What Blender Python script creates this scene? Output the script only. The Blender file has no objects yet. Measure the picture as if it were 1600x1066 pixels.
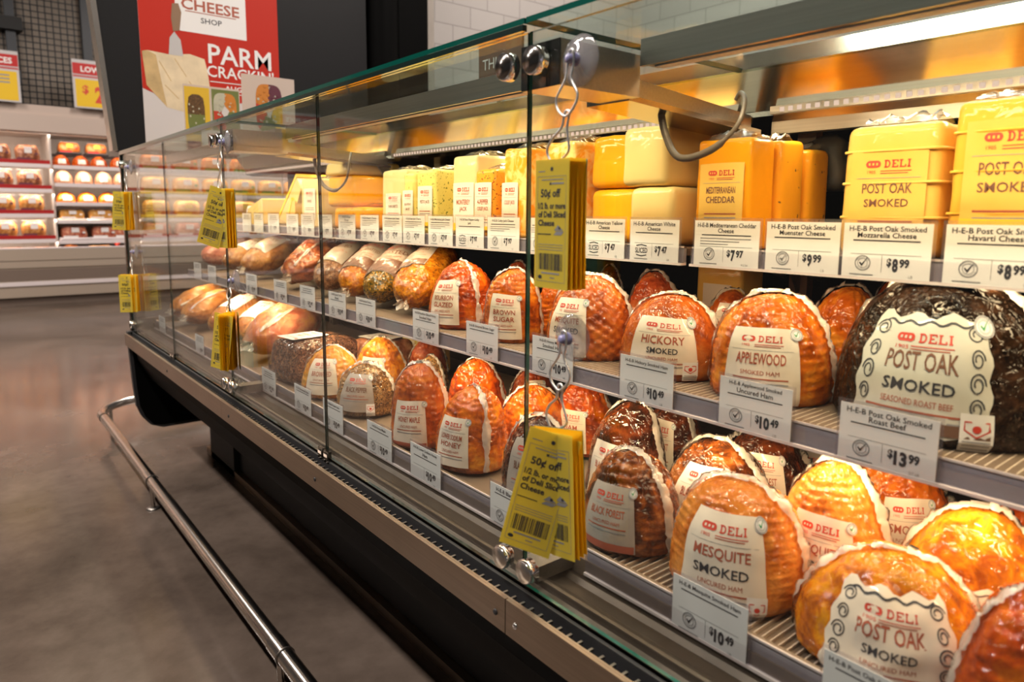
import bpy, bmesh, math, random
from mathutils import Vector, Matrix, noise
random.seed(7)
SC = bpy.context.scene
COL = SC.collection
PI = math.pi
R = math.radians

# ------------------------------------------------------------------ materials
MATS = {}
def nmat(name):
    m = bpy.data.materials.new(name); m.use_nodes = True
    nt = m.node_tree; nt.nodes.clear()
    out = nt.nodes.new('ShaderNodeOutputMaterial')
    MATS[name] = m
    return m, nt, out
def node(nt, t, **kw):
    n = nt.nodes.new(t)
    for k, v in kw.items(): setattr(n, k, v)
    return n
def rgb(c): return (c[0], c[1], c[2], 1.0)
def principled(nt, out, col=(.5,.5,.5), rough=.5, metal=0, coat=0, coatr=.05, spec=.5):
    p = node(nt, 'ShaderNodeBsdfPrincipled')
    p.inputs['Base Color'].default_value = rgb(col)
    p.inputs['Roughness'].default_value = rough
    p.inputs['Metallic'].default_value = metal
    p.inputs['Coat Weight'].default_value = coat
    p.inputs['Coat Roughness'].default_value = coatr
    p.inputs['Specular IOR Level'].default_value = spec
    nt.links.new(p.outputs[0], out.inputs[0])
    return p
def coords(nt, scale=(1,1,1)):
    tc = node(nt, 'ShaderNodeTexCoord'); mp = node(nt, 'ShaderNodeMapping')
    mp.inputs['Scale'].default_value = scale
    nt.links.new(tc.outputs['Object'], mp.inputs['Vector'])
    return mp.outputs[0]
def noise_tex(nt, vec, scale, detail=4, rough=.55, dist=0):
    n = node(nt, 'ShaderNodeTexNoise')
    n.inputs['Scale'].default_value = scale; n.inputs['Detail'].default_value = detail
    n.inputs['Roughness'].default_value = rough; n.inputs['Distortion'].default_value = dist
    nt.links.new(vec, n.inputs['Vector'])
    return n.outputs['Fac']
def ramp(nt, fac, stops):
    r = node(nt, 'ShaderNodeValToRGB'); e = r.color_ramp.elements
    e[0].position, e[0].color = stops[0][0], rgb(stops[0][1])
    e[1].position, e[1].color = stops[-1][0], rgb(stops[-1][1])
    for p, c in stops[1:-1]:
        k = e.new(p); k.color = rgb(c)
    nt.links.new(fac, r.inputs['Fac'])
    return r.outputs['Color']
def bump(nt, h, strength=.3, dist=.002):
    b = node(nt, 'ShaderNodeBump')
    b.inputs['Strength'].default_value = strength; b.inputs['Distance'].default_value = dist
    nt.links.new(h, b.inputs['Height'])
    return b.outputs[0]
def mix_col(nt, fac, a, b):
    m = node(nt, 'ShaderNodeMix', data_type='RGBA')
    nt.links.new(fac, m.inputs[0])
    for v, i in ((a, 6), (b, 7)):
        if isinstance(v, tuple): m.inputs[i].default_value = rgb(v)
        else: nt.links.new(v, m.inputs[i])
    return m.outputs[2]

def plain(name, col, rough=.5, metal=0, coat=0, spec=.5, var=.0, vscale=30, bstr=0, bscale=80):
    m, nt, out = nmat(name)
    p = principled(nt, out, col, rough, metal, coat, .06, spec)
    if var or bstr:
        v = coords(nt)
    if var:
        f = noise_tex(nt, v, vscale, 4)
        c = ramp(nt, f, [(.3, tuple(max(0, x*(1-var)) for x in col)), (.7, tuple(min(1, x*(1+var)) for x in col))])
        nt.links.new(c, p.inputs['Base Color'])
    if bstr:
        nt.links.new(bump(nt, noise_tex(nt, v, bscale, 4), bstr, .001), p.inputs['Normal'])
    return m
def emit(name, col, s):
    m, nt, out = nmat(name)
    e = node(nt, 'ShaderNodeEmission'); e.inputs[0].default_value = rgb(col); e.inputs[1].default_value = s
    nt.links.new(e.outputs[0], out.inputs[0]); return m
def brushed(name, col, rough=.28, axis='X', var=.12):
    m, nt, out = nmat(name)
    p = principled(nt, out, col, rough, 1.0)
    sc = {'X': (3, 260, 260), 'Z': (260, 260, 3), 'Y': (260, 3, 260)}[axis]
    f = noise_tex(nt, coords(nt, sc), 1.0, 3)
    f2 = noise_tex(nt, coords(nt), 4.0, 3)
    mm = node(nt, 'ShaderNodeMath', operation='MULTIPLY'); nt.links.new(f, mm.inputs[0]); nt.links.new(f2, mm.inputs[1])
    c = ramp(nt, mm.outputs[0], [(.1, tuple(x*(1-var) for x in col)), (.42, tuple(min(1, x*(1+var)) for x in col))])
    nt.links.new(c, p.inputs['Base Color'])
    nt.links.new(bump(nt, f, .06, .0006), p.inputs['Normal'])
    return m
def clear(name, tint, f0=.04, rough=0.0, gain=1.0, haze=0.0, hazecol=(.9,.9,.9), fpow=5, bscale=0, bstr=.3):
    """thin clear sheet: tinted see-through plus a mirror film that grows towards grazing view"""
    m, nt, out = nmat(name)
    geo = node(nt, 'ShaderNodeNewGeometry')
    nrm = geo.outputs['Normal']
    g = node(nt, 'ShaderNodeBsdfGlossy'); g.inputs['Roughness'].default_value = rough
    if bscale:
        nb = bump(nt, noise_tex(nt, coords(nt), bscale, 3), bstr, .004)
        nt.links.new(nb, g.inputs['Normal'])
    d = node(nt, 'ShaderNodeVectorMath', operation='DOT_PRODUCT')
    nt.links.new(nrm, d.inputs[0]); nt.links.new(geo.outputs['Incoming'], d.inputs[1])
    a = node(nt, 'ShaderNodeMath', operation='ABSOLUTE'); nt.links.new(d.outputs['Value'], a.inputs[0])
    s = node(nt, 'ShaderNodeMath', operation='SUBTRACT'); s.inputs[0].default_value = 1; nt.links.new(a.outputs[0], s.inputs[1])
    p = node(nt, 'ShaderNodeMath', operation='POWER'); nt.links.new(s.outputs[0], p.inputs[0]); p.inputs[1].default_value = fpow
    ma = node(nt, 'ShaderNodeMath', operation='MULTIPLY_ADD', use_clamp=True)
    nt.links.new(p.outputs[0], ma.inputs[0]); ma.inputs[1].default_value = (1-f0)*gain; ma.inputs[2].default_value = f0*gain
    t = node(nt, 'ShaderNodeBsdfTransparent'); t.inputs[0].default_value = rgb(tint)
    src = t.outputs[0]
    if haze:
        df = node(nt, 'ShaderNodeBsdfDiffuse'); df.inputs[0].default_value = rgb(hazecol)
        h = node(nt, 'ShaderNodeMixShader'); h.inputs[0].default_value = haze
        nt.links.new(t.outputs[0], h.inputs[1]); nt.links.new(df.outputs[0], h.inputs[2]); src = h.outputs[0]
    mx = node(nt, 'ShaderNodeMixShader')
    nt.links.new(ma.outputs[0], mx.inputs[0]); nt.links.new(src, mx.inputs[1]); nt.links.new(g.outputs[0], mx.inputs[2])
    nt.links.new(mx.outputs[0], out.inputs[0])
    return m

def meat(name, stops, nscale=22, speck=None, speck_scale=260, speck_lim=(.58,.66), rough=.45, bstr=.6, bscale=120, coat=.85, film=1.0):
    """cured meat under tight clear film: mottled colour, rough flesh, crinkled glossy coat"""
    m, nt, out = nmat(name)
    p = principled(nt, out, (.5,.2,.05), rough, 0, coat, .04, .0); p.inputs['Coat IOR'].default_value = 1.55
    stops = [(.5+(q-.5)*.62, (c_[0]*.88, c_[1]*.68, c_[2]*.45)) for q, c_ in stops]
    v = coords(nt)
    f = noise_tex(nt, v, nscale, 6, .62, .6)
    c = ramp(nt, f, stops)
    if speck:
        sf = noise_tex(nt, v, speck_scale, 2, .6)
        r = ramp(nt, sf, [(speck_lim[0], (0,0,0)), (speck_lim[1], (1,1,1))])
        c = mix_col(nt, r, c, speck)
    nt.links.new(c, p.inputs['Base Color'])
    b = noise_tex(nt, v, bscale, 5, .6)
    nt.links.new(bump(nt, b, bstr, .003), p.inputs['Normal'])
    w = node(nt, 'ShaderNodeTexNoise'); w.inputs['Scale'].default_value = 36; w.inputs['Detail'].default_value = 1.3
    w.inputs['Distortion'].default_value = 2.2
    nt.links.new(v, w.inputs['Vector'])
    nt.links.new(bump(nt, w.outputs['Fac'], film, .0065), p.inputs['Coat Normal'])
    return m
def cheese(name, col, col2=None, speck=None, slim=(.62,.66), sscale=120, var=.10, marb=False, coat=.45):
    m, nt, out = nmat(name)
    p = principled(nt, out, col, .42, 0, coat, .08, .05)
    v = coords(nt)
    c2 = col2 or tuple(x*(1-var) for x in col)
    f = noise_tex(nt, v, 26 if marb else 9, 3, .5, 1.2 if marb else 0)
    c = ramp(nt, f, [(.40 if marb else .2, c2), (.56 if marb else .8, col)])
    if speck:
        for i, sp in enumerate(speck):
            sf = noise_tex(nt, v, sscale*(1+.37*i), 1, .5, .3)
            r = ramp(nt, sf, [(slim[0], (0,0,0)), (slim[1], (1,1,1))])
            c = mix_col(nt, r, c, sp)
    nt.links.new(c, p.inputs['Base Color'])
    nt.links.new(bump(nt, noise_tex(nt, v, 30, 4), .12, .003), p.inputs['Normal'])
    nt.links.new(bump(nt, noise_tex(nt, v, 20, 1.5, .5, 1.6), .8, .004), p.inputs['Coat Normal'])
    return m

# metals, plastics, paper
brushed('steel', (.62,.58,.53), .3, 'X')
brushed('steel_fascia', (.46,.37,.29), .36, 'X')
brushed('steel_mirror', (.50,.42,.33), .17, 'X', .05)
brushed('steel_rail', (.66,.62,.58), .2, 'X', .08)
brushed('steel_dark', (.26,.24,.22), .4, 'X')
plain('chrome', (.86,.86,.88), .06, 1)
plain('wire_bright', (.80,.80,.80), .28, .8)
plain('chrome_dark', (.20,.19,.18), .18, 1)
plain('black_panel', (.010,.010,.011), .5, 0, 0, .25)
plain('black_gloss', (.003,.003,.003), .5, 0, 0, .04)
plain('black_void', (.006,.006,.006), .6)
plain('rubber', (.03,.03,.032), .5)
plain('cable_grey', (.10,.085,.07), .38)
plain('rail_grey', (.30,.28,.315), .32, 0, .6, .5, .12, 20)
plain('rail_lip', (.80,.70,.68), .2, 0, .6)
plain('shelf_metal', (.21,.155,.112), .5, .4, 0, .5, .1, 12)
plain('wire_white', (.62,.52,.42), .4)
plain('ledge_brown', (.060,.046,.036), .42, .5, 0, .5, .15, 10)
plain('paper_white', (.86,.85,.84), .55)
plain('paper_cream', (.82,.72,.60), .5, 0, .5, .5, .04, 40, .25, 60)
plain('paper_sage', (.62,.60,.52), .5, 0, .5, .5, .05, 40, .25, 60)
plain('paper_gray', (.42,.36,.31), .5, 0, .6, .5, .05, 40, .25, 60)
plain('paper_kraft', (.15,.065,.038), .5, 0, .5)
def thin_paper(name, col):
    m, nt, out = nmat(name)
    d = node(nt, 'ShaderNodeBsdfDiffuse'); d.inputs[0].default_value = rgb(col)
    t = node(nt, 'ShaderNodeBsdfTranslucent'); t.inputs[0].default_value = rgb(col)
    x = node(nt, 'ShaderNodeMixShader'); x.inputs[0].default_value = .45
    nt.links.new(d.outputs[0], x.inputs[1]); nt.links.new(t.outputs[0], x.inputs[2]); nt.links.new(x.outputs[0], out.inputs[0])
thin_paper('paper_yellow', (.92,.78,.12)); thin_paper('paper_backlit', (.95,.66,.03))  # amber is the same yellow paper with backlight put into its colour
plain('paper_teal', (.20,.50,.48), .6)
plain('ink', (.035,.035,.045), .6)
plain('ink_grey', (.28,.28,.29), .6)
plain('ink_red', (.62,.055,.03), .5)
plain('ink_rust', (.42,.10,.055), .5)
plain('ink_brown', (.20,.085,.05), .5)
plain('ink_green', (.02,.30,.10), .5)
plain('ink_yolk', (.92,.62,.03), .5)
plain('print_white', (.85,.84,.82), .5)
plain('poster_red', (.52,.028,.014), .5, 0, 0, .25)
plain('poster_white', (.66,.62,.60), .5)
plain('poster_beige', (.62,.50,.42), .5)
plain('sign_red', (.50,.012,.012), .5)
plain('sign_yellow', (.78,.50,.01), .5)
plain('sign_grey', (.55,.52,.52), .5)
plain('green_edge', (.0,.10,.075), .15, 0, 1)
plain('dark_edge', (.012,.03,.026), .15, 0, 1)
clear('glass', (.965,.98,.97), .04, 0, .92)
clear('glass_top', (.84,.91,.87), .04, 0, .28)
clear('plastic_clear', (.93,.92,.94), .05, .05, 1.0, .05, (.85,.75,.78))
clear('film', (.97,.95,.92), .04, .2, 1.0, .08, (.95,.88,.80), 3, 60, .8)
clear('seam_film', (.95,.92,.90), .08, .2, 1.6, .50, (.92,.84,.76), 3, 90, 1.0)
clear('tag_clear', (.985,.98,.985), .03, .05, .5)
clear('cup_clear', (.90,.90,.92), .06, .05, 1.4, .22, (.8,.78,.8), 4)
plain('cup_violet', (.34,.34,.62), .25, 0, .8)
emit('led', (1.0,.72,.55), .9)
# meats
meat('ham_orange', [(.30,(.26,.055,.006)),(.46,(.54,.135,.010)),(.60,(.68,.22,.018)),(.75,(.80,.38,.05))])
meat('ham_deep', [(.30,(.22,.032,.005)),(.5,(.50,.085,.007)),(.72,(.70,.20,.015))])
meat('ham_red', [(.30,(.22,.04,.016)),(.5,(.42,.085,.028)),(.72,(.58,.20,.08))])
meat('ham_tawny', [(.30,(.42,.12,.018)),(.5,(.66,.25,.045)),(.72,(.80,.40,.11))])
meat('ham_honey', [(.30,(.26,.055,.010)),(.5,(.50,.13,.022)),(.72,(.62,.23,.05))])
meat('ham_golden', [(.30,(.34,.10,.02)),(.46,(.62,.22,.015)),(.62,(.80,.42,.03)),(.78,(.62,.26,.11))], 30)
meat('ham_speckled', [(.30,(.45,.18,.02)),(.5,(.70,.34,.04)),(.72,(.80,.50,.10))], 24, (.20,.09,.02), 240, (.60,.68))
meat('pepper_crust', [(.30,(.11,.06,.025)),(.5,(.26,.16,.075)),(.72,(.42,.30,.16))], 30, (.02,.014,.01), 300, (.52,.60), .4, .9, 160)
meat('forest_brown', [(.30,(.035,.012,.006)),(.47,(.10,.032,.012)),(.62,(.30,.10,.020)),(.78,(.46,.24,.11))], 26)
meat('forest_dark', [(.30,(.014,.006,.004)),(.5,(.055,.016,.009)),(.74,(.20,.055,.018))], 26)
meat('roast_black', [(.28,(.006,.004,.003)),(.50,(.020,.012,.008)),(.70,(.055,.030,.020)),(.85,(.12,.07,.05))], 30, (.09,.055,.038), 190, (.60,.70), .6, 1.0, 150, .45)
meat('pastrami', [(.30,(.06,.03,.025)),(.5,(.17,.095,.08)),(.72,(.34,.22,.18))], 50, (.025,.015,.012), 240, (.50,.58), .4, 1.0, 150)
meat('loaf_pale', [(.30,(.36,.14,.04)),(.5,(.58,.29,.10)),(.72,(.74,.47,.24))], 20)
meat('loaf_red', [(.30,(.18,.045,.022)),(.5,(.40,.13,.06)),(.72,(.66,.36,.20))], 26)
meat('loaf_tan', [(.30,(.28,.12,.035)),(.5,(.48,.25,.09)),(.72,(.64,.42,.20))], 22, (.20,.10,.04), 200, (.58,.68))
meat('loaf_seasoned', [(.30,(.34,.10,.008)),(.5,(.60,.24,.014)),(.72,(.74,.38,.04))], 40, (.20,.06,.010), 170, (.54,.66))
meat('loaf_herb', [(.30,(.14,.09,.012)),(.5,(.34,.21,.025)),(.72,(.56,.36,.05))], 44, (.03,.032,.010), 170, (.48,.58))
meat('loaf_grey', [(.30,(.12,.06,.045)),(.5,(.28,.16,.12)),(.72,(.50,.36,.29))], 44, (.07,.04,.03), 220, (.54,.62))
meat('ham_pink', [(.30,(.50,.16,.12)),(.48,(.68,.30,.24)),(.62,(.74,.42,.30)),(.78,(.80,.50,.22))], 14)
meat('meat_raw', [(.30,(.40,.10,.09)),(.5,(.66,.28,.24)),(.72,(.82,.58,.52))], 20)
meat('meat_brown', [(.30,(.16,.06,.04)),(.5,(.34,.15,.10)),(.72,(.62,.40,.30))], 22)
meat('meat_orange', [(.30,(.45,.13,.03)),(.5,(.66,.26,.07)),(.72,(.80,.46,.20))], 22)
meat('meat_white', [(.30,(.44,.20,.16)),(.5,(.50,.30,.25)),(.72,(.60,.44,.38))], 22)
meat('meat_yellow', [(.30,(.66,.36,.10)),(.5,(.80,.52,.20)),(.72,(.86,.68,.42))], 22)
meat('sausage_red', [(.30,(.55,.02,.01)),(.7,(.75,.06,.03))], 22)
# cheeses
cheese('cheese_yellow', (.86,.40,.010))
cheese('cheese_orange', (.88,.34,.006))
cheese('cheese_cream', (.80,.59,.23))
cheese('cheese_ivory', (.80,.64,.30))
cheese('cheese_havarti', (.78,.62,.18))
cheese('cheese_jalapeno', (.78,.64,.20), None, [(.16,.18,.03)], (.70,.73), 90)
cheese('cheese_pesto', (.74,.62,.17), None, [(.12,.15,.03),(.20,.22,.05)], (.67,.71), 130)
cheese('cheese_pepper', (.84,.36,.03), None, [(.30,.03,.01),(.08,.09,.02)], (.66,.70), 110)
cheese('cheese_marbled', (.84,.34,.02), (.88,.62,.22), None, marb=True)
cheese('cheese_dotted', (.86,.36,.015), None, [(.18,.09,.02)], (.72,.75), 70)
cheese('cheese_smoked', (.86,.58,.16), (.80,.46,.08), None)
cheese('cheese_smoked_deep', (.86,.50,.07), (.80,.40,.04), None)

# concrete floor
def mk_floor():
    m, nt, out = nmat('concrete')
    p = principled(nt, out, (.3,.25,.22), .3)
    v = coords(nt)
    f = noise_tex(nt, v, 1.3, 8, .62, .4)
    f2 = noise_tex(nt, v, 14, 6, .6)
    c = ramp(nt, f, [(.32,(.060,.045,.036)),(.5,(.108,.082,.066)),(.68,(.155,.120,.098))])
    c2 = ramp(nt, f2, [(.25,(.72,.70,.68)),(.6,(1,1,1))])
    mm = node(nt, 'ShaderNodeMix', data_type='RGBA', blend_type='MULTIPLY'); mm.inputs[0].default_value = .7
    nt.links.new(c, mm.inputs[6]); nt.links.new(c2, mm.inputs[7])
    nt.links.new(mm.outputs[2], p.inputs['Base Color'])
    rr = node(nt, 'ShaderNodeMapRange'); rr.inputs['To Min'].default_value = .10; rr.inputs['To Max'].default_value = .24
    nt.links.new(f, rr.inputs['Value']); nt.links.new(rr.outputs[0], p.inputs['Roughness'])
mk_floor()
def mk_tile(name='wall_tile', ax='Y'):
    m, nt, out = nmat(name)
    p = principled(nt, out, (.7,.66,.63), .22)
    tc = node(nt, 'ShaderNodeTexCoord'); sp = node(nt, 'ShaderNodeSeparateXYZ'); cb = node(nt, 'ShaderNodeCombineXYZ')
    nt.links.new(tc.outputs['Object'], sp.inputs[0])
    nt.links.new(sp.outputs[ax], cb.inputs['X']); nt.links.new(sp.outputs['Z'], cb.inputs['Y'])
    b = node(nt, 'ShaderNodeTexBrick')
    b.inputs['Scale'].default_value = 1; b.inputs['Brick Width'].default_value = .30; b.inputs['Row Height'].default_value = .145
    b.inputs['Mortar Size'].default_value = .004
    b.inputs['Color1'].default_value = (.46,.43,.41,1); b.inputs['Color2'].default_value = (.435,.405,.385,1); b.inputs['Mortar'].default_value = (.30,.28,.265,1)
    nt.links.new(cb.outputs[0], b.inputs['Vector'])
    nt.links.new(b.outputs['Color'], p.inputs['Base Color'])
    nt.links.new(bump(nt, b.outputs['Fac'], -.3, .002), p.inputs['Normal'])
mk_tile(); mk_tile('wall_tile_back', 'X')
plain('ceiling_grey', (.62,.60,.57), .8)
plain('wall_grey', (.34,.30,.28), .7)
plain('wall_dark', (.10,.085,.075), .8, 0, 0, .3, .3, 3)
plain('mesh_brown', (.21,.175,.14), .7)
plain('mesh_wire', (.03,.03,.032), .5)
plain('post_slate', (.045,.05,.058), .5)
plain('cream_panel', (.52,.42,.36), .4)
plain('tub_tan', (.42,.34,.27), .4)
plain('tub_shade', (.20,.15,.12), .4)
plain('shelf_white', (.80,.72,.72), .4)
plain('case_inner', (.62,.55,.50), .5)
plain('tray_black', (.03,.02,.02), .4)
plain('tray_red', (.42,.012,.012), .4)
plain('pack_label', (.85,.82,.80), .5)
plain('pack_yellow', (.85,.55,.04), .5)
plain('pack_green', (.10,.30,.06), .5)
plain('brown_door', (.16,.085,.055), .4)
plain('parm_rind', (.60,.42,.19), .5, 0, 0, .5, .2, 14)
plain('parm_paste', (.78,.64,.42), .5, 0, 0, .5, .12, 12)
plain('knife_wood', (.28,.17,.10), .4)
plain('knife_steel', (.55,.53,.52), .4)
plain('veg_red', (.55,.05,.02), .5)
plain('veg_orange', (.62,.22,.03), .5)
plain('veg_yellow', (.72,.46,.03), .5)
plain('veg_purple', (.13,.03,.05), .5)
plain('veg_green', (.16,.19,.05), .5)
plain('veg_brown', (.12,.06,.02), .5, 0, 0, .5, .5, 120)
plain('veg_pale', (.52,.50,.38), .5)

# ------------------------------------------------------------------ mesh building
class MB:
    def __init__(s): s.v = []; s.f = []; s.mi = []; s.sm = []; s.mats = []
    def m(s, name):
        if name not in s.mats: s.mats.append(name)
        return s.mats.index(name)
    def add(s, vs, fs, mat, smooth=False):
        o = len(s.v); s.v += [tuple(v) for v in vs]; k = s.m(mat)
        for f in fs: s.f.append([i+o for i in f]); s.mi.append(k); s.sm.append(smooth)
    def box(s, a, b, mat, skew=None):
        (x0,y0,z0),(x1,y1,z1) = a, b
        v = [(x0,y0,z0),(x1,y0,z0),(x1,y1,z0),(x0,y1,z0),(x0,y0,z1),(x1,y0,z1),(x1,y1,z1),(x0,y1,z1)]
        s.add(v, [(3,2,1,0),(4,5,6,7),(0,1,5,4),(1,2,6,5),(2,3,7,6),(3,0,4,7)], mat)
    def prism(s, prof, x0, x1, mat, smooth=False, axis='X'):
        """closed (y,z) outline pushed from x0 to x1"""
        n = len(prof)
        P = (lambda x, p: (x, p[0], p[1])) if axis == 'X' else ((lambda x, p: (p[0], x, p[1])) if axis == 'Y' else (lambda x, p: (p[0], p[1], x)))
        v = [P(x0, p) for p in prof] + [P(x1, p) for p in prof]
        f = [(i, (i+1) % n, (i+1) % n+n, i+n) for i in range(n)]
        s.add(v, f, mat, smooth); s.add(v[:n], [tuple(range(n))[::-1]], mat); s.add(v[n:], [tuple(range(n))], mat)
    def cyl(s, a, b, r, mat, n=16, r2=None, caps=True, smooth=True):
        a = Vector(a); b = Vector(b); d = (b-a).normalized(); r2 = r if r2 is None else r2
        u = d.orthogonal().normalized(); w = d.cross(u)
        ring = lambda c, q: [c+(u*math.cos(2*PI*i/n)+w*math.sin(2*PI*i/n))*q for i in range(n)]
        s.add(ring(a, r)+ring(b, r2), [(i, (i+1) % n, (i+1) % n+n, i+n) for i in range(n)], mat, smooth)
        if caps:
            s.add(ring(a, r), [tuple(range(n))[::-1]], mat); s.add(ring(b, r2), [tuple(range(n))], mat)
    def tube(s, pts, r, mat, n=8, sub=4, caps=True):
        pts = [Vector(p) for p in pts]
        if sub > 1 and len(pts) > 2: pts = spline(pts, sub)
        rr = r if callable(r) else (lambda t: r)
        N = len(pts); u = None; vs = []
        for i, p in enumerate(pts):
            d = (pts[min(i+1, N-1)]-pts[max(i-1, 0)]).normalized()
            if u is None: u = d.orthogonal().normalized()
            u = (u-d*u.dot(d)).normalized(); w = d.cross(u); q = rr(i/(N-1))
            vs += [p+(u*math.cos(2*PI*k/n)+w*math.sin(2*PI*k/n))*q for k in range(n)]
        fs = [(i*n+k, i*n+(k+1) % n, (i+1)*n+(k+1) % n, (i+1)*n+k) for i in range(N-1) for k in range(n)]
        s.add(vs, fs, mat, True)
        if caps: s.add(vs[:n], [tuple(range(n))[::-1]], mat); s.add(vs[-n:], [tuple(range(n))], mat)
    def lathe(s, c, d, prof, mat, n=24):
        """prof: (distance along d, radius)"""
        c = Vector(c); d = Vector(d).normalized(); u = d.orthogonal().normalized(); w = d.cross(u); vs = []
        for h, r in prof: vs += [c+d*h+(u*math.cos(2*PI*k/n)+w*math.sin(2*PI*k/n))*r for k in range(n)]
        s.add(vs, [(i*n+k, i*n+(k+1) % n, (i+1)*n+(k+1) % n, (i+1)*n+k) for i in range(len(prof)-1) for k in range(n)], mat, True)
        if prof[0][1] > 1e-6: s.add(vs[:n], [tuple(range(n))[::-1]], mat)
        if prof[-1][1] > 1e-6: s.add(vs[-n:], [tuple(range(n))], mat)
    def grid(s, fn, nu, nv, mat, smooth=True, wrap=False):
        vs = [fn(i/nu, j/nv) for j in range(nv+1) for i in range(nu+(0 if wrap else 1))]
        w = nu if wrap else nu+1
        s.add(vs, [(j*w+i, j*w+(i+1) % w, (j+1)*w+(i+1) % w, (j+1)*w+i) for j in range(nv) for i in range(nu)], mat, smooth)
    def rbox(s, c, d, r, mat, seg=3, taper=1.0, wob=0, seed=0, smooth=True):
        """rounded box, centre of base c, size d"""
        bm = bmesh.new(); bmesh.ops.create_cube(bm, size=1)
        for v in bm.verts:
            k = taper if v.co.z > 0 else 1
            v.co = Vector((v.co.x*d[0]*k, v.co.y*d[1]*k, (v.co.z+.5)*d[2]))
        bmesh.ops.bevel(bm, geom=list(bm.edges), offset=r, segments=seg, profile=.5, affect='EDGES')
        if wob:
            bmesh.ops.subdivide_edges(bm, edges=[e for e in bm.edges if e.calc_length() > min(d)*.4], cuts=4, use_grid_fill=True)
            for v in bm.verts:
                v.co += v.co.normalized()*wob*noise.noise(v.co*28+Vector((seed*3.1, seed, 0)))
        bm.verts.ensure_lookup_table()
        for i, v in enumerate(bm.verts): v.index = i
        s.add([v.co+Vector(c) for v in bm.verts], [[v.index for v in f.verts] for f in bm.faces], mat, smooth)
        bm.free()
    def build(s, name, parent=None, loc=None, rot=None):
        me = bpy.data.meshes.new(name); me.from_pydata(s.v, [], s.f)
        for k in s.mats: me.materials.append(MATS[k])
        me.polygons.foreach_set('material_index', s.mi); me.polygons.foreach_set('use_smooth', s.sm); me.update()
        o = bpy.data.objects.new(name, me); COL.objects.link(o)
        if parent: o.parent = parent
        if loc: o.location = loc
        if rot: o.rotation_euler = rot
        return o
def spline(P, sub):
    out = []; n = len(P)
    for i in range(n-1):
        p0, p1, p2, p3 = P[max(i-1, 0)], P[i], P[i+1], P[min(i+2, n-1)]
        for k in range(sub):
            t = k/sub
            out.append(.5*((2*p1)+(p2-p0)*t+(2*p0-5*p1+4*p2-p3)*t*t+(3*p1-p0-3*p2+p3)*t**3))
    out.append(P[-1]); return out

_TXT = {}
def text_geo(t, bold=.0, res=2):
    k = (t, bold)
    if k not in _TXT:
        cu = bpy.data.curves.new('lettering', 'FONT'); cu.body = t; cu.resolution_u = res; cu.offset = bold
        ob = bpy.data.objects.new('lettering', cu)
        me = ob.to_mesh()
        vs = [(v.co.x, v.co.y) for v in me.vertices]; fs = [list(p.vertices) for p in me.polygons]
        ob.to_mesh_clear(); bpy.data.objects.remove(ob); bpy.data.curves.remove(cu)
        xs = [v[0] for v in vs] or [0]; ys = [v[1] for v in vs] or [0]
        x0, x1, y0, y1 = min(xs), max(xs), min(ys), max(ys)
        w, h = max(x1-x0, 1e-4), max(y1-y0, 1e-4)
        _TXT[k] = ([((x-(x0+x1)/2)/h, (y-(y0+y1)/2)/h) for x, y in vs], fs, w/h)
    return _TXT[k]
def put_text(mb, mapf, t, u, v, h, mat, maxw=None, w=None, bold=.0, off=.0006, align='c', slant=0, flip=False):
    """lettering of height h centred at (u,v) on the surface mapf(u,v,off)"""
    vs, fs, asp = text_geo(t, bold)
    W = asp*h; sx = 1.0
    if w: sx = w/W
    elif maxw and W > maxw: sx = maxw/W
    W *= sx
    du = 0 if align == 'c' else (W/2 if align == 'l' else -W/2)
    mb.add([mapf(u+du+(x*sx+slant*y)*h, v+y*h, off) for x, y in vs], [f[::-1] for f in fs] if flip else fs, mat)
    return W
def put_strip(mb, mapf, pts, wd, mat, off=.0006, closed=False):
    pts = [Vector((p[0], p[1])) for p in pts]; n = len(pts); vs = []
    for i in range(n):
        if closed: d = pts[(i+1) % n]-pts[(i-1) % n]
        else: d = pts[min(i+1, n-1)]-pts[max(i-1, 0)]
        d = d.normalized() if d.length > 1e-9 else Vector((1, 0)); nn = Vector((-d.y, d.x))*wd/2
        a, b = pts[i]-nn, pts[i]+nn
        vs += [mapf(a.x, a.y, off), mapf(b.x, b.y, off)]
    m = n if closed else n-1
    mb.add(vs, [(2*i, 2*((i+1) % n), 2*((i+1) % n)+1, 2*i+1) for i in range(m)], mat)
def line(u0, v0, u1, v1, n=6): return [(u0+(u1-u0)*i/n, v0+(v1-v0)*i/n) for i in range(n+1)]
def arc(cu, cv, r, a0, a1, n=20, ry=None):
    ry = r if ry is None else ry
    return [(cu+r*math.cos(R(a0+(a1-a0)*i/n)), cv+ry*math.sin(R(a0+(a1-a0)*i/n))) for i in range(n+1)]
def put_disc(mb, mapf, cu, cv, r, mat, off=.0005, n=20, ry=None):
    p = arc(cu, cv, r, 0, 360, n, ry)[:-1]
    mb.add([mapf(cu, cv, off)]+[mapf(a, b, off) for a, b in p], [(0, i+1, (i+1) % n+1) for i in range(n)], mat)
def put_poly(mb, mapf, pts, mat, off=.0005):
    mb.add([mapf(a, b, off) for a, b in pts], [tuple(range(len(pts)))], mat)
def put_rect(mb, mapf, u0, v0, u1, v1, mat, off=.0004, nu=1, nv=1):
    mb.grid(lambda a, b: mapf(u0+(u1-u0)*a, v0+(v1-v0)*b, off), nu, nv, mat, False)
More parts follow.
